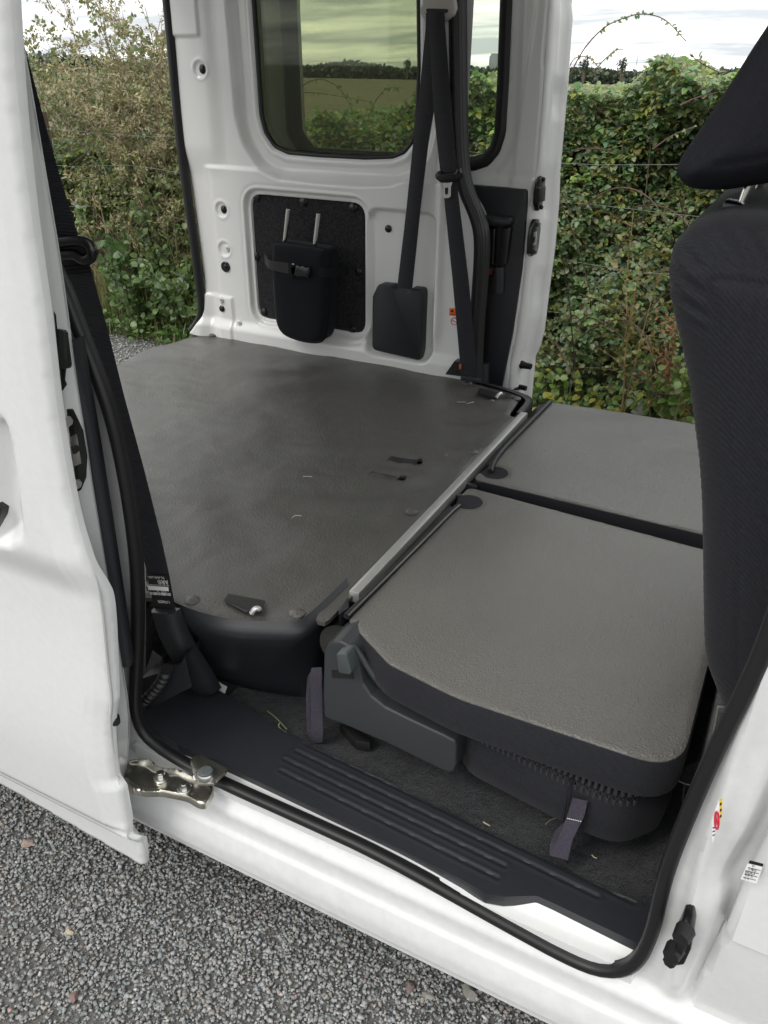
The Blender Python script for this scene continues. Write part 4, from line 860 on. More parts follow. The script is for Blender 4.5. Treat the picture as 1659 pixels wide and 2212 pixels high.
def bolt(q, z, r, par):
    p = PZ(q, z); disc('bolt_washer', STEEL, par, p, (0, 0, 1), r, .0025, k=20); tube('bolt_head', STEEL, par, [p+[0, 0, .002], p+[0, 0, .011]], r*.62, 6); disc('bolt_tip', STEEL, par, p+[0, 0, .010], (0, 0, 1), r*.42, .0025, k=12)
bolt(c5((412, 1640))[0], ZA+.003, .0125, AR); bolt(c5((585, 1722))[0], ZA+.003, .0125, AR)
pq = c5((745, 1620))[0]; p = PZ(pq, ZA+.044); disc('roller_pin', STEEL, BR, p, (0, 0, 1), .0165, .009, k=24, dome=.001); disc('pin_face', mat('dark_pin', (.2, .22, .23), .4, metal=.6), BR, p+[0, 0, .009], (0, 0, 1), .0115, .001, k=20)
disc('rivet', WHITEP, BR, PZ(c5((665, 1642))[0], ZA+.008), (0, 0, 1), .0042, .004, k=12, dome=.002)

# ---- fixings on the front pillar
qs = z6((1290, 1030), (1330, 1026), (1338, 1075), (1330, 1140), (1300, 1205), (1268, 1210), (1240, 1190), (1245, 1130), (1270, 1080))
yP = -.030
SK = prism('door_striker', GLOSSB, VAN, rpoly([(p[0], p[2]) for p in PYs(qs, yP)], .004, 2), fr(FXZ, -yP+.006), .03, bevel=.003)
for a, rr_, dp in (((1305, 1065), .012, .018), ((1262, 1145), .012, .016), ((1250, 1185), .009, .012)):
    p = PY(z6(a)[0], yP-.006); tube('striker_bolt', RUBBER, SK, [p, p+np.array([-.004, -dp, 0])], rr_, 8 if rr_ > .01 else 6, scale=[1, .85], up=(0, 0, 1))
prism('striker_block', RUBBER, SK, rpoly([(p[0], p[2]) for p in PYs(z6((1275, 1085), (1300, 1080), (1315, 1120), (1290, 1170), (1268, 1150)), yP-.012)], .003, 2), fr(FXZ, -yP+.018), .014, bevel=.003)
# stickers on the pillar
PIL = bpy.data.objects['side_panel']
def on_p(q): return PY(q, -.0475)
def patch(name, mt, qs, par, y): return loft(name, mt, par, [[PY(qs[0], y), PY(qs[3], y)], [PY(qs[1], y), PY(qs[2], y)]], sharp=None)
ys_ = -.037
SX = patch('warning_sticker', WHITEP, z6((1415, 600), (1447, 505), (1460, 500), (1420, 698)), PIL, ys_)
patch('sticker_band', YELLOW, z6((1448, 505), (1461, 500), (1462, 560), (1455, 612)), SX, ys_-.0006)
rg = [PY((829.5+.5*(1438+8*math.cos(a)), 1474+.5*(597+38*math.sin(a))), ys_-.001) for a in np.linspace(0, 2*math.pi, 22)[:-1]]; tube('prohibition_ring', REDPR, SX, rg, .0012, 5, closed=True, up=(0, 1, 0))
tube('prohibition_bar', REDPR, SX, [PY(z6((1433, 580))[0], ys_-.001), PY(z6((1443, 618))[0], ys_-.001)], .001, 5)
for k in range(3): tube('print_line', BLACKP, SX, [PY(z6((1420, 630+k*16))[0], ys_-.0006), PY(z6((1430, 626+k*16))[0], ys_-.0006)], .0006, 4)
for k in range(3): patch('print_mark', BLACKP, z6((1451, 522+k*26), (1459, 519+k*26), (1458, 530+k*26), (1450, 534+k*26)), SX, ys_-.001)
yt = -.040
TYR = patch('tyre_label', WHITEP, z6((1578, 768), (1640, 785), (1610, 870), (1540, 850)), PIL, yt)
patch('label_head', BLACKP, z6((1580, 768), (1640, 784), (1636, 797), (1574, 782)), TYR, yt-.0005)
dX = PY(z6((1615, 808))[0], yt)-PY(z6((1572, 798))[0], yt); dY = PY(z6((1572, 798))[0], yt)-PY(z6((1556, 838))[0], yt); dY = dY-dX*(dY@dX)/(dX@dX)
for s, a, sz in (('P', (1596, 800), .005), ('140', (1590, 815), .006), ('80D', (1582, 828), .006), ('0F2', (1576, 840), .006), ('11', (1566, 853), .006)): text('label_print', s, sz, BLACKP, TYR, PY(z6(a)[0], yt-.001), dX, dY)
for k in range(4):
    a = (1572-k*7, 800+k*14); tube('label_rule', BLACKP, TYR, [PY(z6(a)[0], yt-.0008), PY(z6((a[0]+55, a[1]+13))[0], yt-.0008)], .0004, 4)

# ---- front seat (side of the backrest) and its headrest
ysd = .17
bq_ = c_ = [(1545, 1440), (1524, 1390), (1522, 1200), (1519, 1020), (1502, 880), (1488, 780), (1466, 690), (1452, 620), (1449, 570), (1455, 540), (1468, 505)]
bp_ = [(p[0], p[2]) for p in PYs(bq_, .26)]
topz = bp_[-1][1]
bp_ = bp_+[(bp_[-1][0]+.022, topz+.022), (bp_[-1][0]+.075, topz+.030), (.09, topz+.018), (.17, topz-.05), (.22, .98), (.235, .75), (.20, .60), (.10, .58)]
prof = smooth(np.array(bp_), 120, 2, closed=True)
YS = .172
def seat_side(u, v, d):
    h = fillet(d, .075)+.012*np.sin(np.clip(d/.20, 0, 1)*1.57)
    band = sst(topz-.10, topz-.06, v)*(1-sst(.030, .052, d)); ang = np.arctan2(v-(topz-.12), u-.08)
    h = h+band*.0042*np.sin(ang*62)-.004*np.exp(-((d-.055)/.004)**2)*sst(topz-.13, topz-.08, v)
    h = h-.0025*np.exp(-((d-.050)/.003)**2)*(1-sst(topz-.13, topz-.08, v))
    return h
FS = sheet('front_seat', FABRIC, VAN, prof, .0035, fr(FXZ, -YS), h=seat_side, skirt=.40, sharp=180)
rbox('seat_base', PLASTIC, FS, (.36, .42, .62), (.5, .48, .10), .04)
# headrest
hq = [(1466, 395), (1460, 372), (1468, 345), (1490, 312), (1560, 210), (1625, 105), (1668, 40)]
hp = [(p[0], p[2]) for p in PYs(hq, .30)]; b0 = [(p[0], p[2]) for p in PYs([(1480, 404), (1520, 410), (1570, 410), (1620, 402), (1680, 392)], .30)]
hp = b0[::-1]+hp[1:]+[(hp[-1][0]+.03, hp[-1][1]+.05), (hp[-1][0]+.09, hp[-1][1]+.05), (hp[-1][0]+.13, hp[-1][1]-.05), (b0[-1][0]+.07, b0[-1][1]+.04)]
hprof = smooth(np.array(hp), 90, 2, closed=True)
sheet('headrest', FABRIC2, FS, hprof, .004, fr(FXZ, -.255), h=lambda u, v, d: fillet(d, .045)+.008*np.sin(np.clip(d/.08, 0, 1)*1.57)-.002*np.exp(-((d-.03)/.0025)**2), skirt=.22, sharp=180)
p0 = PY((1600, 455), .34); p1 = PY((1622, 395), .34); tube('headrest_post', CHROME, FS, [p0, p1, p1+(p1-p0)*.5], .0065, 14)
p0 = PY((1618, 455), .50); p1 = PY((1640, 395), .50); tube('headrest_post', CHROME, FS, [p0, p1, p1+(p1-p0)*.5], .0065, 14)
cc_ = PY((1605, 452), .34); rbox('post_collar', GLOSSB, FS, cc_, (.045, .035, .014), .004, rot=(0, R(8), 0))
# carpet flap and bracket by the pillar
fp = PZs(z6((1222, 392), (1240, 388), (1300, 370), (1400, 330), (1420, 345), (1370, 430), (1330, 442), (1300, 436), (1255, 415)), .545)
prism('carpet_flap', FELT, VAN, [p[:2] for p in fp], fr(FXY, .548), .005, bevel=.001)
tube('flap_edge', mat('backing_edge', (.18, .175, .165), .7), VAN, smooth(PZs(z6((1222, 392), (1255, 415), (1300, 437), (1330, 443), (1370, 431)), .5465), 20)-np.array([0, .001, 0]), .0013, 5)
ub = [PY(q, .15) for q in z6((1300, 446), (1292, 520), (1286, 600))]; tube('flap_stay', GLOSSB, VAN, smooth(ub, 12), .0022, 6)
br_q = z6((1440, 100), (1500, 112), (1490, 130), (1448, 132), (1430, 230), (1428, 260), (1412, 275), (1406, 262), (1418, 225), (1432, 150)); 
yb_ = .095
prism('latch_bracket', STEEL, VAN, [(p[0], p[2]) for p in PYs(br_q, yb_)], fr(FXZ, -yb_), .004, bevel=.001)
# ================================================================== headrest strapped to the felt panel (it can be lifted off)
HR = empty('headrest', PY((655, 745), YW-.06))
tag(HR, 'black removed headrest with two steel posts strapped to the felt panel under the window', 'headrest')
yh = YW-.095
hp_ = PYs(c1((836, 512), (845, 503), (940, 508), (1180, 548), (1250, 560), (1268, 600), (1275, 800), (1262, 1050), (1250, 1200), (1225, 1280), (1170, 1302), (1060, 1290), (950, 1255), (890, 1205), (855, 1110), (838, 850), (828, 650)), yh)
hpp = smooth(hp_[:, [0, 2]], 110, 2, closed=True); sheet('cushion', CLOTHN, HR, hpp, .004, fr(FXZ, -yh), h=lambda u, v, d: fillet(d, .020)+.006*np.sin(np.clip(d/.06, 0, 1)*1.57), skirt=.055, sharp=180)
sm_ = shrink(hpp, -.0012); tube('piping', CLOTHN, HR, np.c_[sm_[:, 0], np.full(len(sm_), yh+.024), sm_[:, 1]], .0026, 6, up=(0, 1, 0), closed=True)
for a, b in zip(c1((975, 232), (1214, 268)), c1((945, 520), (1180, 560))):
    A = PY(a, YW-.055); B = PY(b, YW-.055); B = B-(A-B)*.2; tube('post', CHROME, HR, [A+(A-B)*.008, A, B], .0068, 16, scale=[.6, 1, 1])
ST_ = empty('strap', HR.location)
ST_['label'] = 'black webbing strap with a plastic clip around the headrest'; ST_['category'] = 'strap'; ST_['label'] = 'black webbing strap with plastic clip round the removed headrest'
ys1 = [YW-.004, yh-.002, yh-.006, yh-.006]
L = [PY(q, y) for q, y in zip(c1((787, 577), (815, 628), (845, 638), (975, 655)), ys1)]; Rr = [PY(q, y) for q, y in zip(c1((790, 655), (820, 700), (850, 715), (985, 742)), ys1)]
WEB2 = mat('charcoal_strap', (.022, .021, .024), .7, bump=[('wz', 300, .5, .001)])
ribbon('webbing', WEB2, ST_, L, Rr, .002, n=16)
L = [PY(q, y) for q, y in zip(c1((1145, 678), (1280, 690), (1330, 690), (1440, 676)), (yh-.004, yh-.001, yh+.03, YW-.006))]; Rr = [PY(q, y) for q, y in zip(c1((1145, 770), (1280, 768), (1330, 765), (1440, 752)), (yh-.004, yh-.001, yh+.03, YW-.006))]
ribbon('webbing', CLOTHN, ST_, L, Rr, .002, n=16)
L = [PY(q, yh-.012) for q in c1((980, 665), (1010, 790))]; Rr = [PY(q, yh-.014) for q in c1((1045, 680), (1000, 785))]
prism('loose_end', CLOTHN, ST_, [(p[0], p[2]) for p in PYs(c1((985, 660), (1045, 672), (1030, 740), (1000, 785), (980, 720)), yh-.012)], fr(FXZ, -yh+.016), .006, bevel=.001)
prism('buckle', GLOSSB, ST_, rpoly([(p[0], p[2]) for p in PYs(c1((1000, 680), (1060, 668), (1080, 680), (1100, 672), (1130, 690), (1152, 680), (1158, 720), (1146, 778), (1120, 760), (1060, 762), (1010, 745)), yh-.008)], .003, 2), fr(FXZ, -yh+.016), .012, bevel=.003)
rbox('buckle_glint', STEEL, ST_, PY(c1((1016, 668))[0], yh-.012), (.006, .004, .006), .001)

# ================================================================== GRAVEL
def stones_mesh(name, n, xs, ys, rmin, rmax, keep=None, z0=.0, sub=1):
    IV = np.array([(x, y, z) for x in (-1, 1) for y in (-1, 1) for z in (-1, 1)])/1.35
    IF = np.array([(0, 1, 3), (0, 3, 2), (4, 6, 7), (4, 7, 5), (0, 4, 5), (0, 5, 1), (2, 3, 7), (2, 7, 6), (0, 2, 6), (0, 6, 4), (1, 5, 7), (1, 7, 3)])
    c = np.c_[rng.uniform(*xs, n), rng.uniform(*ys, n)]
    pat = np.sin(c[:, 0]*3.1+2*np.sin(c[:, 1]*2.3))*np.cos(c[:, 1]*4.7-c[:, 0]*1.3); c = c[rng.random(n) < .97-.38*sst(.25, .95, pat)]; pat = np.sin(c[:, 0]*3.1+2*np.sin(c[:, 1]*2.3))*np.cos(c[:, 1]*4.7-c[:, 0]*1.3)
    n = len(c); r = rmin+(rmax-rmin)*rng.beta(1.4, 3.2, n)
    V = IV[None]*(1+rng.uniform(-.5, .22, (n, 8, 1))); V = V*np.stack([rng.uniform(.75, 1.25, n), rng.uniform(.6, 1.0, n), rng.uniform(.45, .8, n)], 1)[:, None]*r[:, None, None]
    a = rng.uniform(0, 6.283, n); b = rng.normal(0, .7, n); ca, sa, cb, sb = np.cos(a), np.sin(a), np.cos(b), np.sin(b)
    x = V[..., 0]*cb[:, None]+V[..., 2]*sb[:, None]; z = -V[..., 0]*sb[:, None]+V[..., 2]*cb[:, None]; y = V[..., 1]
    V = np.stack([x*ca[:, None]-y*sa[:, None]+c[:, :1], x*sa[:, None]+y*ca[:, None]+c[:, 1:], z+z0+r[:, None]*rng.uniform(.05, .75, (n, 1))+rng.uniform(0, .004, (n, 1))], -1)
    g = rng.uniform(.19, .37, n); warm = rng.normal(0, .012, n); col = np.stack([g+warm, g+.004, g-warm*.5+.002], 1)
    col *= (1-.10*pat)[:, None]*np.array([1, 1, 1])+.10*sst(.2, .9, pat)[:, None]*np.array([.35, .12, -.15]); w = rng.random(n); col[w < .015] *= np.array([1.25, 1.12, .97]); col[(w > .02) & (w < .024)] *= np.array([1.0, .75, .72]); col[w > .985] *= 1.4; col[(w > .9) & (w < .96)] *= .62
    me = npmesh(name, V.reshape(-1, 3), (IF[None]+8*np.arange(n)[:, None, None]).reshape(-1, 3), np.repeat(col, 8, 0))
    return link(name, me, STONE, None, sharp=None, kind='stuff')
stones_mesh('gravel', 115000, (-2.0, .65), (-.80, .45), .0028, .0072)
stones_mesh('gravel', 14000, (-4.6, -1.6), (1.75, 3.25), .0045, .010)
bpy.data.objects['gravel'].name = 'gravel'
# single larger stones that catch the eye
def stone(q, r, col, label):
    p = PZ(q, .006); bm = bmesh.new(); bmesh.ops.create_icosphere(bm, subdivisions=2, radius=1); sd_ = random.uniform(0, 99)
    for v in bm.verts:
        d = 1+.28*mnoise.noise(v.co*1.6+Vector((sd_, 0, 0))); v.co *= d
        for n_ in (Vector((.5, .3, .8)), Vector((-.7, .2, .6)), Vector((.1, -.8, .5))):
            k = v.co.dot(n_.normalized())-.74
            if k > 0: v.co -= n_.normalized()*k
    me = bpy.data.meshes.new('stone'); bm.to_mesh(me); bm.free(); mt = mat('stone_tone', col, .8, bump=[('noise', 120, .3, .01)], var=(60, .2)); o = link('stone', me, mt, sharp=30)
    o.scale = (r*1.25, r*.85, r*.7); o.location = p; o.rotation_euler = (0, 0, random.uniform(0, 6)); tag(o, label, 'stone')
stone(z5((118, 697))[0], .012, (.34, .26, .225), 'pinkish stone on the gravel below the open sliding door')
stone(z5((612, 536))[0], .012, (.46, .40, .32), 'pale buff stone on the gravel behind the steel roller arm')
stone(z5((318, 1358))[0], .009, (.20, .13, .12), 'dark red stone on the gravel near the bottom left')
stone(z5((300, 1080))[0], .008, (.44, .37, .27), 'cream coloured stone on the open gravel left of centre')
stone(z6((370, 1340))[0], .014, (.24, .235, .21), 'largest grey stone on the gravel beneath the sill')
stone(z6((190, 1358))[0], .009, (.33, .32, .30), 'whitish rounded stone on the gravel left of the largest stone')
stone(z6((112, 1318))[0], .010, (.20, .15, .145), 'dull maroon stone on the gravel at the foot of the photo')
# straw bits lying on the mat and the carpet
def straw(qs, z, r, col, label, grp='bits of dry straw'):
    P = smooth(PZs(qs, z), 10); o = tube('straw', mat('straw_tone', col, .7), None, P, r, 5); tag(o, label, 'straw', grp)
TAN = (.45, .40, .30)
straw([(655, 1029), (664, 1029), (674, 1030)], ZF+.004, .0011, (.5, .48, .42), 'short pale straw on the grey mat, the farther of two')
straw([(631, 1119), (637, 1113), (651, 1114)], ZF+.005, .0009, (.5, .48, .42), 'curved pale straw on the grey mat, the nearer of two')
straw(c3((715, 1690), (745, 1692), (780, 1690)), ZF+.006, .0008, TAN, 'thin straw on the far corner of the mat, left of the forked one')
straw(c3((785, 1703), (805, 1698), (838, 1690)), ZF+.006, .001, TAN, 'thicker straw on the far corner of the mat')
straw(z6((428, 603), (440, 610), (458, 620)), ZC-.012, .0012, (.40, .35, .24), 'pale straw on the scuff plate edge below the seat')
straw(z6((697, 614), (720, 592), (760, 583), (795, 580)), ZC+.005, .0007, (.22, .22, .13), 'long thin green straw running up to the hanging webbing loop')
straw(z6((880, 606), (890, 600)), ZC-.012, .0008, TAN, 'tiny straw on the carpet right of the webbing loop')
straw(z6((898, 745), (906, 755), (920, 760)), ZC-.012, .0009, TAN, 'small bent straw on the carpet near the front pillar')
gb = c5((1195, 1150), (1240, 1180), (1290, 1230), (1340, 1285))
straw(gb, ZC-.008, .0012, (.20, .22, .13), 'green grass blade on the carpet beside the scuff plate', 'grass blades')
straw(c5((1285, 1240), (1275, 1260), (1300, 1290), (1335, 1308)), ZC-.008, .0012, (.45, .43, .28), 'dry curled grass blade on the carpet beside the scuff plate', 'grass blades')
for q in c4((973, 322), (970, 152))+z6((982, 408), (395, 676), (395, 732), (535, 490)):
    z = ZF+.004 if q[1] < 1500 else ZC+.002
    if q == z6((982, 408))[0]: continue

# ================================================================== BEHIND: hedge, fence, weeds, fields, woods
def leaf_template(kind):
    if kind == 'bramble':   # folded ovate leaflet with a drooping tip
        V = np.array([(0, 0, 0), (-.36, .30, .10), (0, .34, 0), (.36, .30, .10), (-.30, .68, .06), (0, .70, -.03), (.30, .68, .06), (0, 1.05, -.14)])
        F = np.array([(0, 2, 1), (0, 3, 2), (1, 2, 5), (1, 5, 4), (2, 3, 6), (2, 6, 5), (4, 5, 7), (5, 6, 7)])
    elif kind == 'round':
        V = np.array([(0, 0, 0), (-.42, .35, .12), (0, .4, 0), (.42, .35, .12), (-.33, .75, .05), (0, .78, -.02), (.33, .75, .05), (0, 1.0, -.10)]); F = np.array([(0, 2, 1), (0, 3, 2), (1, 2, 5), (1, 5, 4), (2, 3, 6), (2, 6, 5), (4, 5, 7), (5, 6, 7)])
    else:                   # narrow leaf / seed husk
        V = np.array([(0, 0, 0), (-.16, .45, .05), (.16, .45, .05), (0, 1, -.1)]); F = np.array([(0, 2, 1), (1, 2, 3)])
    return V, F
def rotm(d, up):
    """columns: side, along(d), normal"""
    d = d/np.linalg.norm(d, axis=1, keepdims=True); s = np.cross(d, up); s /= np.linalg.norm(s, axis=1, keepdims=True)+1e-9; nn = np.cross(s, d); return np.stack([s, d, nn], -1)
def leaves(C, D, UP, size, kind):
    T, F = leaf_template(kind); M_ = rotm(D, UP); V = np.einsum('nij,kj->nki', M_, T)*size[:, None, None]+C[:, None, :]
    return V.reshape(-1, 3), (F[None]+len(T)*np.arange(len(C))[:, None, None]).reshape(-1, 3), len(T)
def hedge_top(x): return np.interp(x, [-6, -4.2, -3.5, -3.0, -2.5, -2.1, -1.7, -1.2, -.9, -.6, -.3, 0, .5, 1.5, 3], [1.0, .95, .92, .95, 1.12, 1.27, 1.32, 1.38, 1.40, 1.42, 1.45, 1.47, 1.45, 1.4, 1.35])+.05*np.sin(x*7)+.04*np.sin(x*17+1)
def hedge_face(x, z): return 3.02+.16*np.sin(x*2.3)*np.cos(z*3)+.10*np.sin(x*6+z*5)+.06*np.sin(x*13-z*9)+.10*sst(.5, 1.5, z)+.10*sst(.25, 0, z)*0+np.where(x < -2.2, .18, 0)
def bramble_clusters(n, xs, lod=1.0):
    """three-leaflet sprays on the hedge's front and top"""
    x = rng.uniform(*xs, n); ht = hedge_top(x); top = rng.random(n) < .30
    z = np.where(top, ht-rng.exponential(.05, n), ht*np.sqrt(rng.random(n))*1.0)
    y = hedge_face(x, z)+np.where(top, rng.uniform(0, 1.1, n), rng.exponential(.055, n))
    z = np.maximum(z, .03)
    return np.stack([x, y, z], 1), top
def bramble_tints(n, C):
    base = np.stack([rng.uniform(.155, .25, n), rng.uniform(.225, .32, n), rng.uniform(.085, .15, n)], 1)
    w = rng.random(n); base[w < .10] *= np.array([1.7, 1.45, .9]); base[(w > .10) & (w < .125)] = np.array([.20, .17, .04]); base[(w > .14) & (w < .15)] = np.array([.13, .065, .035]); base[w > .86] *= np.array([.75, .85, 1.0]); base[(w > .70) & (w < .80)] *= np.array([1.25, 1.12, 1.25])
    return base
def bramble(name, label, n, xs, grp=None, nind=300, kind='bramble', smin=.026, smax=.046):
    H = empty(name, ((xs[0]+xs[1])/2, 3.3, 0)); tag(H, label, 'hedge')
    C, top = bramble_clusters(n, xs); m_ = len(C)
    # spray axis: outwards, a bit up, random
    ax = np.stack([rng.normal(0, .6, m_), np.where(top, rng.normal(0, .7, m_), -.7+rng.normal(0, .4, m_)), rng.normal(.05, .45, m_)], 1); ax /= np.linalg.norm(ax, axis=1, keepdims=True)
    up = np.stack([rng.normal(0, .30, m_), -.15-.55*sst(1.2, .5, C[:, 2])+rng.normal(0, .32, m_), np.ones(m_)], 1); up /= np.linalg.norm(up, axis=1, keepdims=True)
    sz = rng.uniform(smin, smax, m_); ti = bramble_tints(m_, C)*(1+.25*sst(.8, 1.4, C[:, 2]))[:, None]; side = np.cross(ax, up); Cs, Ds, Us, Ss, Ts = [], [], [], [], []  # upper leaves tinted paler: glaucous green plus sky sheen put into the colour
    for k, (fwd, sd_, s_) in enumerate(((1, 0, 1.1), (.35, 1, .9), (.35, -1, .9))):
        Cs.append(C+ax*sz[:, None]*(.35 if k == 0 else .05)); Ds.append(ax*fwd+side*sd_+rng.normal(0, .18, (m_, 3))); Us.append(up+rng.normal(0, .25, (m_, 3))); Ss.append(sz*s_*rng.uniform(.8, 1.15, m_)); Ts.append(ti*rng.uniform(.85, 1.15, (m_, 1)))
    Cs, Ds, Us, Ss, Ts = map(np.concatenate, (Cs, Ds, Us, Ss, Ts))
    # the leaves nearest the viewer that show largest become leaves of their own
    dist = np.linalg.norm(Cs-CC, axis=1); v = Cs-CC; dep = v@_fw; px = CF*(v@_rt)/dep; py = -CF*(v@_up)/dep
    vis = (dep > 0) & (np.abs(px) < 820) & (np.abs(py) < 1100); facing = np.abs(Cs[:, 1]-hedge_face(Cs[:, 0], Cs[:, 2])) < .05
    # only leaves with a free view past the van
    X = px+829.5; Y = py+1106; free = ((X > 1130) & (X < 1520) & (Y > 150) & (Y < 900)) | ((X > 200) & (X < 430) & (Y > 200) & (Y < 720))
    score = np.where(vis & free & facing, Ss/dist, 0); pick = np.argsort(-score)[:nind]; pick = pick[score[pick] > 0]
    rest = np.ones(len(Cs), bool); rest[pick] = False
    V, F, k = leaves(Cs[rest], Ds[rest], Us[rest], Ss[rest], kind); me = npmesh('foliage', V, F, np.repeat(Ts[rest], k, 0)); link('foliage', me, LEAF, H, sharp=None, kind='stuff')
    T, TF = leaf_template(kind); tints = []
    protos = []
    for j in range(8):
        tt = bramble_tints(1, None)[0]; tt = [(.055, .115, .038), (.075, .14, .05), (.045, .10, .04), (.09, .15, .05), (.06, .12, .055), (.05, .095, .032), (.08, .13, .04), (.13, .17, .05)][j]
        mm = npmesh('leaf', T*np.array([1, 1, 1.0+.3*math.sin(j*2)]), TF, np.tile(tt, (len(T), 1))); mm.materials.append(LEAF); protos.append(mm)
    Mr = rotm(Ds[pick], Us[pick])
    for i, pk in enumerate(pick):
        o = bpy.data.objects.new('leaf', protos[i % 8]); COL.objects.link(o); o.parent = H
        mm = Matrix([[*(Mr[i, r]*Ss[pk]), Cs[pk][r]-H.location[r]] for r in range(3)]+[[0, 0, 0, 1]]); o.matrix_basis = mm
    return H
def cane_path(a, d, L, droop, n=22):
    P = [np.array(a, float)]; d = np.array(d, float); d /= np.linalg.norm(d)
    for i in range(n): P.append(P[-1]+d*L/n); d = d+np.array([rng.normal(0, .03), rng.normal(0, .03), -droop/n*(1+i/n)]); d /= np.linalg.norm(d)
    return np.array(P)
def multi_tube(name, mt, par, paths, r0, r1, tint=None, k=5, kind=None):
    V = []; F = []
    for P in paths:
        v, f = sweepVF(P, circ(1, k), (.3, .2, 1), scale=np.linspace(r0, r1, len(P)), caps=False, base=len(V)); V += v; F += f
    V = np.array(V); F = np.array(F); me = npmesh(name, V, F, None if tint is None else np.tile(tint, (len(V), 1))); return link(name, me, mt, par, sharp=60, kind=kind)
CANE = mat('bramble_cane', (.10, .055, .045), .7, var=[(20, .35)]); CANEG = mat('green_cane', (.10, .11, .045), .7, var=[(20, .3)])
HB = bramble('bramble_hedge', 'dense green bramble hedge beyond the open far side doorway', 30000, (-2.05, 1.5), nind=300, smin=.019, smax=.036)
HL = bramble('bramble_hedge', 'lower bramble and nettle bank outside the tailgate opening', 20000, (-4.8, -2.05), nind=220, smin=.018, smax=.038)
for H, xs, nc in ((HB, (-2.0, 2.3), 46), (HL, (-5.0, -2.1), 30)):
    ps = []
    for i in range(nc):
        x = rng.uniform(*xs); z = rng.uniform(.1, .9)*hedge_top(x); ps.append(cane_path((x, hedge_face(x, z)+.03, z), (rng.normal(0, 1), rng.normal(-.12, .15), rng.uniform(-.1, .45)), rng.uniform(.4, 1.0), 1.1))
    multi_tube('cane', CANE, H, ps, .0042, .0016, kind='stuff')
    ps = []
    for i in range(nc*6):   # dark inner stems
        x = rng.uniform(*xs); y = hedge_face(x, .5)+rng.uniform(.12, .6); ps.append(cane_path((x, y, 0), (rng.normal(0, .4), rng.normal(0, .3), 1), hedge_top(x)*rng.uniform(.6, 1), .5, 9))
    multi_tube('inner_stem', WOODM, H, ps, .005, .002, kind='stuff', k=4)
    # a body of shaded old leaves and soil filling the depth of the hedge
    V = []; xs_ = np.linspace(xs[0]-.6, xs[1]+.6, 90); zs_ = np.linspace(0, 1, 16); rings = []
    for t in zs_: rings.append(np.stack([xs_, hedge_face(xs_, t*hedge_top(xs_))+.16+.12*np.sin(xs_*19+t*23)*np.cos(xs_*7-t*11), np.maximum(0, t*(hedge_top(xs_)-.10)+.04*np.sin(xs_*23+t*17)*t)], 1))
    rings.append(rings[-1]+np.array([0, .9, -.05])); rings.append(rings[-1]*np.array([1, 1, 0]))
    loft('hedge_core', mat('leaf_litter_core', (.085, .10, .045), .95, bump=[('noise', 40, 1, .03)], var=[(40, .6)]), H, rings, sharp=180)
# the long cane arching against the sky, with small leaves along it
def leafy_cane(par, qs, y, r, sizes, every=1, col=None, nleaf=26, ls=.022):
    P = smooth(np.array([PY(q, y) for q in qs]), 60); multi_tube('arching_cane', CANE, par, [P], r, r*.5)
    i = rng.uniform(.25, 1, nleaf)**.8*59; C = P[i.astype(int)]; D = rng.normal(0, .8, (nleaf, 3))+np.array([.5, 0, -.2]); U = rng.normal(0, .5, (nleaf, 3))+np.array([0, -.5, .6])
    V, F, k = leaves(C, D, U, rng.uniform(.6, 1.2, nleaf)*ls, 'bramble'); me = npmesh('cane_leaves', V, F, np.repeat(bramble_tints(nleaf, None), k, 0)); link('cane_leaves', me, LEAF, par, sharp=None, kind='stuff')
leafy_cane(HB, z2((800, 330), (850, 230), (900, 165), (960, 110), (1040, 75), (1110, 58), (1180, 68), (1230, 95), (1270, 140), (1305, 178)), 3.15, .0032, None, nleaf=44, ls=.017)
leafy_cane(HB, z2((790, 330), (810, 260), (850, 240), (890, 250), (920, 280), (935, 320)), 3.12, .0026, None, nleaf=16, ls=.017)
leafy_cane(HB, z2((900, 330), (930, 280), (970, 240), (1005, 212), (1035, 215)), 3.12, .0026, None, nleaf=14, ls=.016)
leafy_cane(HB, z2((1460, 320), (1400, 290), (1350, 260), (1320, 235)), 3.2, .0026, None, nleaf=18, ls=.017)
leafy_cane(HB, z2((1160, 645), (1250, 580), (1350, 545)), 2.92, .0036, None, nleaf=8, ls=.02)
leafy_cane(HB, z2((980, 1020), (1010, 930), (1040, 850)), 2.9, .0025, None, nleaf=3, ls=.02)
leafy_cane(HB, z4((975, 265), (1060, 205), (1190, 150)), 2.86, .0045, None, nleaf=10, ls=.026)
leafy_cane(HB, z2((1280, 455), (1350, 420), (1440, 400)), 3.0, .0036, None, nleaf=6)
leafy_cane(HB, [(640, 195), (680, 168), (720, 178), (745, 205), (760, 235)], 3.2, .0030, None, nleaf=16)
leafy_cane(HB, [(620, 205), (660, 198), (720, 205), (800, 220)], 3.1, .0026, None, nleaf=16)
leafy_cane(HB, [(790, 290), (800, 235), (830, 190), (870, 190)], 3.15, .0026, None, nleaf=16)
leafy_cane(HL, z1((255, 670), (400, 545), (520, 500), (650, 488)), 3.2, .0034, None, nleaf=20, ls=.02)
leafy_cane(HL, z1((270, 740), (380, 655), (480, 605), (640, 585)), 3.15, .0034, None, nleaf=14, ls=.02)

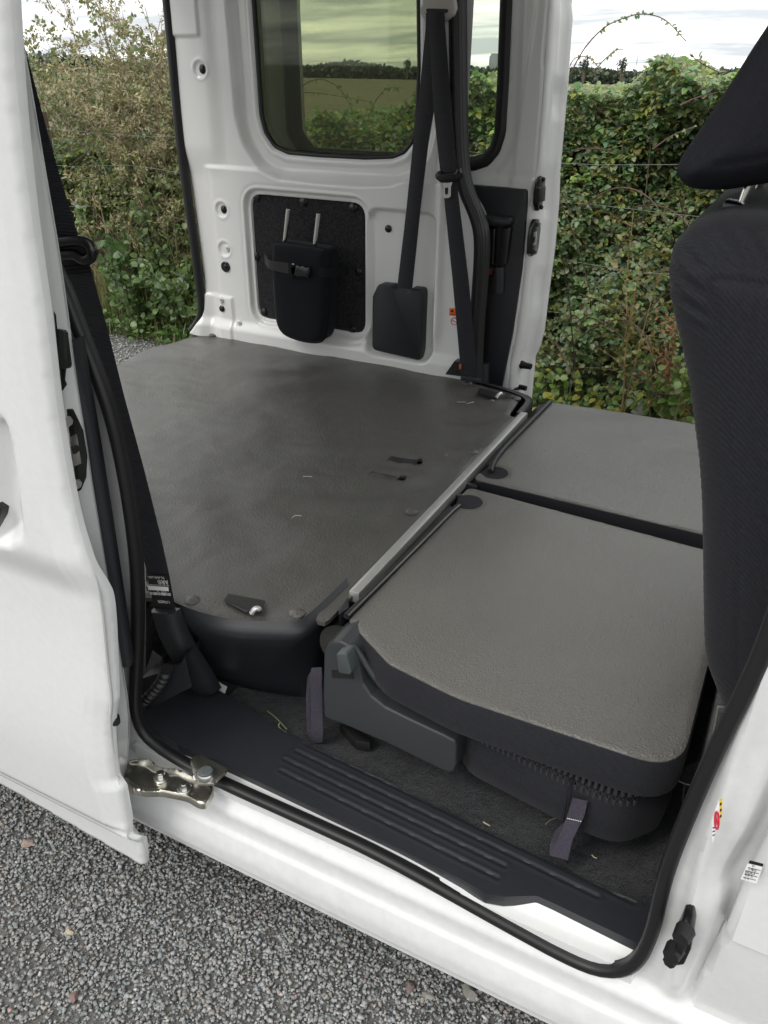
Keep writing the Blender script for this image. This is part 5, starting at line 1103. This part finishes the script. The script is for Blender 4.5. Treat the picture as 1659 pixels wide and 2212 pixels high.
# weeds and bushes of their own
def plant(name, label, cat, base, h, nst, spread, ntw, leafkind, lsize, nleaf, tints, stemcol, seedy=0, group=None, lean=(0, 0)):
    H = empty(name, base); tag(H, label, cat, group); ps = []; tips = []
    for i in range(nst):
        a = rng.uniform(0, 6.28); d = np.array([math.cos(a)*spread*rng.uniform(.3, 1)+lean[0], math.sin(a)*spread*rng.uniform(.3, 1)+lean[1], 1]); L = h*rng.uniform(.72, 1.05)
        P = cane_path(np.array(base)+np.array([rng.normal(0, .05), rng.normal(0, .05), 0]), d, L, .22, 16); ps.append(P)
        for j in range(ntw):
            k = int(rng.uniform(4, 16)); q = cane_path(P[k], (rng.normal(0, .7), rng.normal(0, .7), rng.uniform(.3, 1)), h*rng.uniform(.10, .28), .35, 7); tips.append(q)
    multi_tube('stem', mat('stem_tone', stemcol, .8, var=(30, .3)), H, ps, .0042, .0018); 
    if tips: multi_tube('twig', mat('stem_tone', stemcol, .8), H, tips, .0018, .0008, k=3, kind='stuff')
    al = np.concatenate([p[4:] for p in ps]+[t for t in tips]+[t[3:] for t in tips]); C = al[rng.integers(0, len(al), nleaf)]+rng.normal(0, .012, (nleaf, 3)); D = rng.normal(0, .7, (nleaf, 3))+np.array([0, -.2, .1]); U = rng.normal(0, .6, (nleaf, 3))+np.array([0, -.4, .7])
    V, F, k = leaves(C, D, U, rng.uniform(.55, 1.25, nleaf)*lsize, leafkind); t = np.array(tints)[rng.integers(0, len(tints), nleaf)]*rng.uniform(.75, 1.25, (nleaf, 1)); me = npmesh('foliage', V, F, np.repeat(t, k, 0)); link('foliage', me, LEAF if leafkind != 'husk' else DRYM, H, sharp=None, kind='stuff')
    return H
DOCK = [(.37, .32, .20), (.42, .36, .22), (.28, .22, .14), (.26, .26, .12), (.34, .30, .16), (.22, .25, .10)]
GRN = [(.17, .23, .08), (.20, .25, .09), (.24, .25, .10), (.14, .18, .07), (.28, .25, .11)]
def at(q, y): p = PY(q, y); return (float(p[0]), float(p[1]), 0.)
plant('dry_weed', 'tall reddish brown seed-laden weed rising beside the tailgate seal', 'weed', at((360, 400), 3.25), 1.95, 5, .20, 12, 'husk', .032, 7500, DOCK, (.20, .12, .08), lean=(-.05, 0))
plant('dry_weed', 'tall pinkish tan weed left of the tallest one, its tip at the sky', 'weed', at((320, 400), 3.35), 1.85, 5, .26, 12, 'husk', .030, 6500, DOCK, (.22, .14, .09))
plant('thorn_bush', 'sparse thorny bush with tiny leaves against the pale sky at the left', 'bush', at((230, 400), 3.7), 1.85, 9, .42, 9, 'bramble', .020, 3600, GRN+[(.14, .09, .05)], (.11, .07, .05), lean=(-.05, 0))
plant('thorn_bush', 'leafy green bush growing behind the dry weeds', 'bush', at((300, 420), 3.9), 1.55, 9, .45, 12, 'bramble', .026, 7500, GRN, (.10, .08, .05))
plant('yellow_weed', 'yellow-green weed with drooping seed tips in front of the hedge', 'weed', at((1400, 700), 2.80), .95, 3, .14, 9, 'bramble', .024, 420, [(.20, .20, .05), (.26, .22, .07), (.15, .17, .05)], (.22, .15, .07))
plant('yellow_weed', 'short lime green weed at the foot of the hedge beside the seat', 'weed', at((1440, 850), 2.70), .42, 5, .4, 4, 'round', .040, 150, [(.16, .24, .05), (.12, .2, .04)], (.18, .16, .07))
plant('nettle', 'bright green leafy nettle near the gravel edge by the tailgate', 'weed', at((300, 640), 3.0), .55, 7, .35, 4, 'round', .050, 330, [(.06, .13, .03), (.08, .16, .04)], (.10, .11, .04))
plant('dry_stalks', 'bundle of bare straw coloured stalks outside the tailgate', 'weed', at((260, 600), 3.15), .85, 16, .45, 2, 'husk', .02, 260, [(.36, .29, .16)], (.38, .31, .17))
plant('rust_weed', 'rust brown dying weed at the hedge foot beside the front seat', 'weed', at((1475, 800), 2.78), .6, 4, .2, 6, 'husk', .03, 500, [(.20, .09, .04), (.26, .14, .06)], (.18, .09, .05))
for k, (q, y, h, lab) in enumerate((((215, 600), 3.2, 1.05, 'upright yellow-green weed clump by the wire at the left'), ((345, 520), 3.1, 1.15, 'leafy weed with seed heads in front of the dry brown weed'), ((400, 560), 3.05, 1.05, 'grassy weed clump against the tailgate seal'), ((270, 560), 3.3, 1.2, 'feathery pale weed between the thorn bush and the hedge'), ((420, 420), 3.4, 1.5, 'tall olive weed half hidden by the tailgate seal'))):
    plant('weed_clump', lab, 'weed', at(q, y), h, 9, .28, 7, ('husk', 'bramble', 'husk', 'husk', 'bramble')[k], .030, 1500, [[(.19, .19, .07), (.14, .17, .05), (.25, .21, .10)], [(.11, .16, .045), (.15, .18, .06)], [(.16, .18, .06), (.22, .20, .09)], [(.28, .24, .13), (.19, .19, .08)], [(.12, .13, .05), (.17, .14, .07)]][k], (.16, .14, .07))
for k, (q, y, h, lab) in enumerate((((330, 430), 3.7, 1.75, 'dense olive green bush filling the gap left of the tailgate seal'), ((150, 430), 3.9, 1.35, 'low spreading thorny scrub at the far left edge of the gap'), ((420, 430), 3.6, 1.9, 'tall leafy bush tight against the top of the tailgate seal'))):
    plant('bush', lab, 'bush', at(q, y), h, 12, .38, 12, 'bramble', .026, 7000, GRN+DOCK[:1], (.15, .11, .07))
n = 260; C = np.stack([rng.uniform(-1.2, 0, n), rng.uniform(2.72, 2.95, n), rng.uniform(.02, .2, n)], 1); V, F, k = leaves(C, rng.normal(0, 1, (n, 3)), rng.normal(0, .4, (n, 3))+[0, -.3, 1], rng.uniform(.03, .055, n), 'round'); YL = empty('yellowing_plant', (-.6, 2.8, 0)); tag(YL, 'yellowing low plant at the hedge foot behind the far folded seat', 'plant'); link('foliage', npmesh('foliage', V, F, np.repeat(np.array([(.22, .30, .06), (.16, .26, .06), (.34, .33, .06)])[rng.integers(0, 3, n)], k, 0)), LEAF, YL, sharp=None, kind='stuff')
for q, y, h, lab in (((300, 650), 2.92, .38, 'rounded green nettle clump nearest the hanging belt'), ((345, 660), 2.95, .45, 'broad leaved green weed at the gravel edge, middle of the row'), ((395, 660), 2.95, .52, 'bright leafy bramble shoot nearest the tailgate seal'), ((425, 640), 3.0, .62, 'tall pale green leafy shoot half behind the tailgate seal'), ((360, 600), 3.12, .75, 'glossy green bramble clump in the middle of the dry grasses')):
    plant('leafy_weed', lab, 'weed', at(q, y), h, 9, .5, 5, 'round', .042, 520, [(.13, .21, .06), (.17, .25, .08), (.11, .17, .07)], (.14, .15, .06))
# ground plants and grass at the hedge foot
def grass_patch(name, n, xs, ys, hmin, hmax, cols, w=.004):
    x = rng.uniform(*xs, n); y = rng.uniform(*ys, n); h = rng.uniform(hmin, hmax, n); a = rng.uniform(0, 6.28, n); ln = rng.uniform(.1, .6, n)*h
    dx, dy = np.cos(a), np.sin(a); B = np.stack([x, y, np.zeros(n)], 1); sx = np.stack([-dy, dx, np.zeros(n)], 1)*w
    M1 = B+np.stack([dx*ln*.35, dy*ln*.35, h*.6], 1); T1 = B+np.stack([dx*ln, dy*ln, h*.95], 1)
    V = np.stack([B-sx, B+sx, M1+sx*.7, M1-sx*.7, T1], 1).reshape(-1, 3); i = 5*np.arange(n)[:, None]; F = np.concatenate([i+np.array([[0, 1, 2]]), i+np.array([[0, 2, 3]]), i+np.array([[3, 2, 4]])])
    t = np.array(cols)[rng.integers(0, len(cols), n)]*rng.uniform(.75, 1.25, (n, 1)); return link(name, npmesh(name, V, F, np.repeat(t, 5, 0)), LEAF, None, sharp=None, kind='stuff')
grass_patch('grass', 9000, (-5.5, 2.2), (2.78, 3.15), .03, .16, [(.07, .14, .03), (.10, .17, .04), (.22, .20, .08)])
grass_patch('grass', 2600, (-4.6, -2.2), (2.95, 3.35), .2, .6, [(.18, .24, .07), (.24, .25, .09), (.34, .30, .15)], .0035)
grass_patch('grass', 16000, (-9, -1.8), (3.5, 7.5), .15, .55, [(.20, .18, .07), (.30, .25, .11), (.12, .14, .05), (.36, .30, .15)], .005)
n = 2600; C = np.stack([rng.uniform(-5, 2, n), rng.uniform(2.7, 3.05, n), rng.uniform(.02, .10, n)], 1)
V, F, k = leaves(C, rng.normal(0, 1, (n, 3))*[1, 1, .3], rng.normal(0, .3, (n, 3))+[0, -.2, 1], rng.uniform(.02, .05, n), 'round'); link('ground_cover', npmesh('ground_cover', V, F, np.repeat(np.array([(.11, .21, .05), (.15, .25, .06), (.10, .16, .05)])[rng.integers(0, 3, n)], k, 0)), LEAF, None, sharp=None, kind='stuff')
# post and wire fence running through the hedge
FN = empty('wire_fence', (-1.5, 3.0, 0)); tag(FN, 'old wire fence with wooden posts swallowed by the brambles', 'fence')
WIRE = mat('galvanised_wire', (.26, .28, .26), .6, metal=.3)
for z in (.22, .46, .70, .94, 1.12):
    for x0_, x1_ in ((-5.5, -3.6), (-3.6, -1.75), (-1.75, .2), (.2, 2.2)):
        P = np.array([[x, 3.03+.02*math.sin(x*3+z*9), z+.012*math.sin(x*5+z*20)-.02*math.sin((x-x0_)/(x1_-x0_)*math.pi)] for x in np.linspace(x0_, x1_, 14)]); tube('wire', WIRE, FN, P, .0008, 5)
for x in (-4.3, PY((688, 290), 3.06)[0], .3, 2.2): rbox('post', WOODM, FN, (x, 3.10, .60), (.09, .09, 1.20), .008)

# fields and far woods
def far_tree_mass(name, label, x0_, x1_, y, hfun, n, lf, cols, cat=None):
    x = rng.uniform(x0_, x1_, n); ht = hfun(x)*(.86+.14*np.sin(x*.9)*np.cos(x*.37)); z = -.0085*y-.3+(ht+.0085*y-lf*.7)*rng.random(n)**.6; yy = y+rng.uniform(-6, 6, n)*np.sqrt(np.clip(1-(np.clip(z, 0, None)/np.maximum(ht, .1))**2, 0, 1))
    C = np.stack([x, yy, z], 1); V, F, k = leaves(C, rng.normal(0, 1, (n, 3)), rng.normal(0, 1, (n, 3)), rng.uniform(.6, 1.3, n)*lf, 'round'); t = np.array(cols)[rng.integers(0, len(cols), n)]*rng.uniform(.7, 1.3, (n, 1))
    return link(name, npmesh(name, V, F, np.repeat(t, k, 0)), LEAF, None, sharp=None, kind='stuff')
WCOL = [(.035, .055, .028), (.05, .075, .03), (.03, .045, .03)]
def far_x(q, y): return PY(q, y)[0]
yw = 230.
xw = [far_x((x, 150), yw) for x in (560, 690, 720, 760, 800, 850, 870, 890, 960, 1010, 1060, 1090, 1240, 1400)]
def zat(x, yv, y): return PY((x, yv), y)[2]
hw = [max(.5, zat(x, v, yw)) for x, v in ((560, 140), (690, 136), (720, 126), (760, 125), (800, 128), (850, 140), (870, 146), (890, 136), (960, 137), (1010, 139), (1060, 141), (1090, 142), (1240, 138), (1400, 150))]
far_tree_mass('distant_wood', '', min(xw), max(xw), yw, lambda x: np.interp(x, xw, hw), 16000, .95, WCOL)
xw2 = [far_x((x, 150), 320.) for x in (-400, 60, 200, 420, 600)]; far_tree_mass('distant_wood', '', min(xw2), max(xw2), 320., lambda x: 5.+2*np.sin(x*.05), 4000, 2.2, WCOL)
xw3 = [far_x((x, 150), 190.) for x in (1235, 1300, 1420, 1560, 1700)]; hw3 = [max(.4, zat(x, v, 190.)) for x, v in ((1235, 134), (1300, 142), (1420, 152), (1560, 140), (1700, 136))]
far_tree_mass('distant_hedge', '', min(xw3), max(xw3)+60, 190., lambda x: np.interp(x, xw3, hw3), 8000, .9, WCOL)
# a few separate trees along the field edge
def far_tree(q, y, label):
    b = PY(q, y); h = max(3., PY((q[0], q[2]), y)[2]) if len(q) > 2 else 7.; o = empty('tree', (b[0], y, -.0085*y)); tag(o, label, 'tree')
    tube('trunk', WOODM, o, [(b[0], y, -.0085*y), (b[0], y, h*.5)], .25, 7); n = 500; v = rng.normal(0, 1, (n, 3)); v /= np.linalg.norm(v, axis=1, keepdims=True); v *= rng.random((n, 1))**.4
    C = np.array([b[0], y, h*.62])+v*np.array([h*.30, h*.30, h*.38])*(1+.25*np.sin(v[:, :1]*6)); V, F, k = leaves(C, rng.normal(0, 1, (n, 3)), rng.normal(0, 1, (n, 3)), rng.uniform(.5, 1, n)*h*.10, 'round')
    link('crown', npmesh('crown', V, F, np.repeat(np.array(WCOL)[rng.integers(0, 3, n)]*1.2, k, 0)), LEAF, o, sharp=None)
far_tree((1344, 150, 137), 170., 'rounded tree on the skyline beside the thin mast')
far_tree((1262, 150, 132), 165., 'dark tree on the skyline just right of the far door edge')
far_tree((880, 150, 131), 200., 'tree at the edge of the wood seen at the right of the side window')
# grey tower seen through the small window and a thin mast
tw = PY((1069, 140), 420.); TW = empty('tower', (tw[0], 420., -3.5)); tag(TW, 'plain grey tower block standing far off above the trees', 'tower')
ht = PY((1068, 117), 420.)[2]; wv_ = (PY((1078, 140), 420.)-PY((1061, 140), 420.))[0]
prism('wall', mat('grey_concrete', (.22, .24, .26), .8, var=(.3, .1)), TW, [(tw[0]-wv_/2, -3.5), (tw[0]+wv_/2, -3.5), (tw[0]+wv_/2, ht), (tw[0]-wv_*.25, ht), (tw[0]-wv_/2, ht-1)], (np.array([0, 417., 0]), FXZ[1], FXZ[2], FXZ[3]), 6, bevel=.1)
rbox('roof', mat('grey_roof', (.16, .17, .18), .8), TW, (tw[0]+.3, 420, ht+.15), (wv_*.8, 5, .3), .05)
ms_ = PY((1374, 145), 300.); MS = tube('mast', mat('grey_steel', (.3, .31, .33), .6), None, [(ms_[0], 300, -2.6), (ms_[0], 300, PY((1374, 112), 300.)[2])], .16, 6, scale=[1, .6]); tag(MS, 'thin grey mast standing on the skyline beyond the field', 'mast')

# small litter at the hedge foot
tw_p = [PZ(q, .05) for q in z1((790, 1380), (830, 1374), (885, 1368))]; TWG = tube('twig', mat('pale_wood', (.42, .30, .19), .8), None, smooth(tw_p, 10), .008, 6, scale=np.linspace(1, .6, 10)); tag(TWG, 'pale broken twig lying at the hedge foot beside the tailgate seal', 'twig')
lp_ = np.array([PY(q, 2.78) for q in z4((1065, 305), (1095, 270), (1120, 262), (1150, 285), (1130, 318), (1090, 322))]); ctr = lp_.mean(0)
LT = loft('paper_scrap', mat('dirty_paper', (.55, .54, .50), .8), None, [lp_, lp_*.6+ctr*.4+[0, -.02, .01], lp_*.25+ctr*.75+[0, .005, -.005]], closed=True, caps=True, sharp=20); tag(LT, 'crumpled whitish paper scrap at the hedge foot beyond the far seat', 'litter')
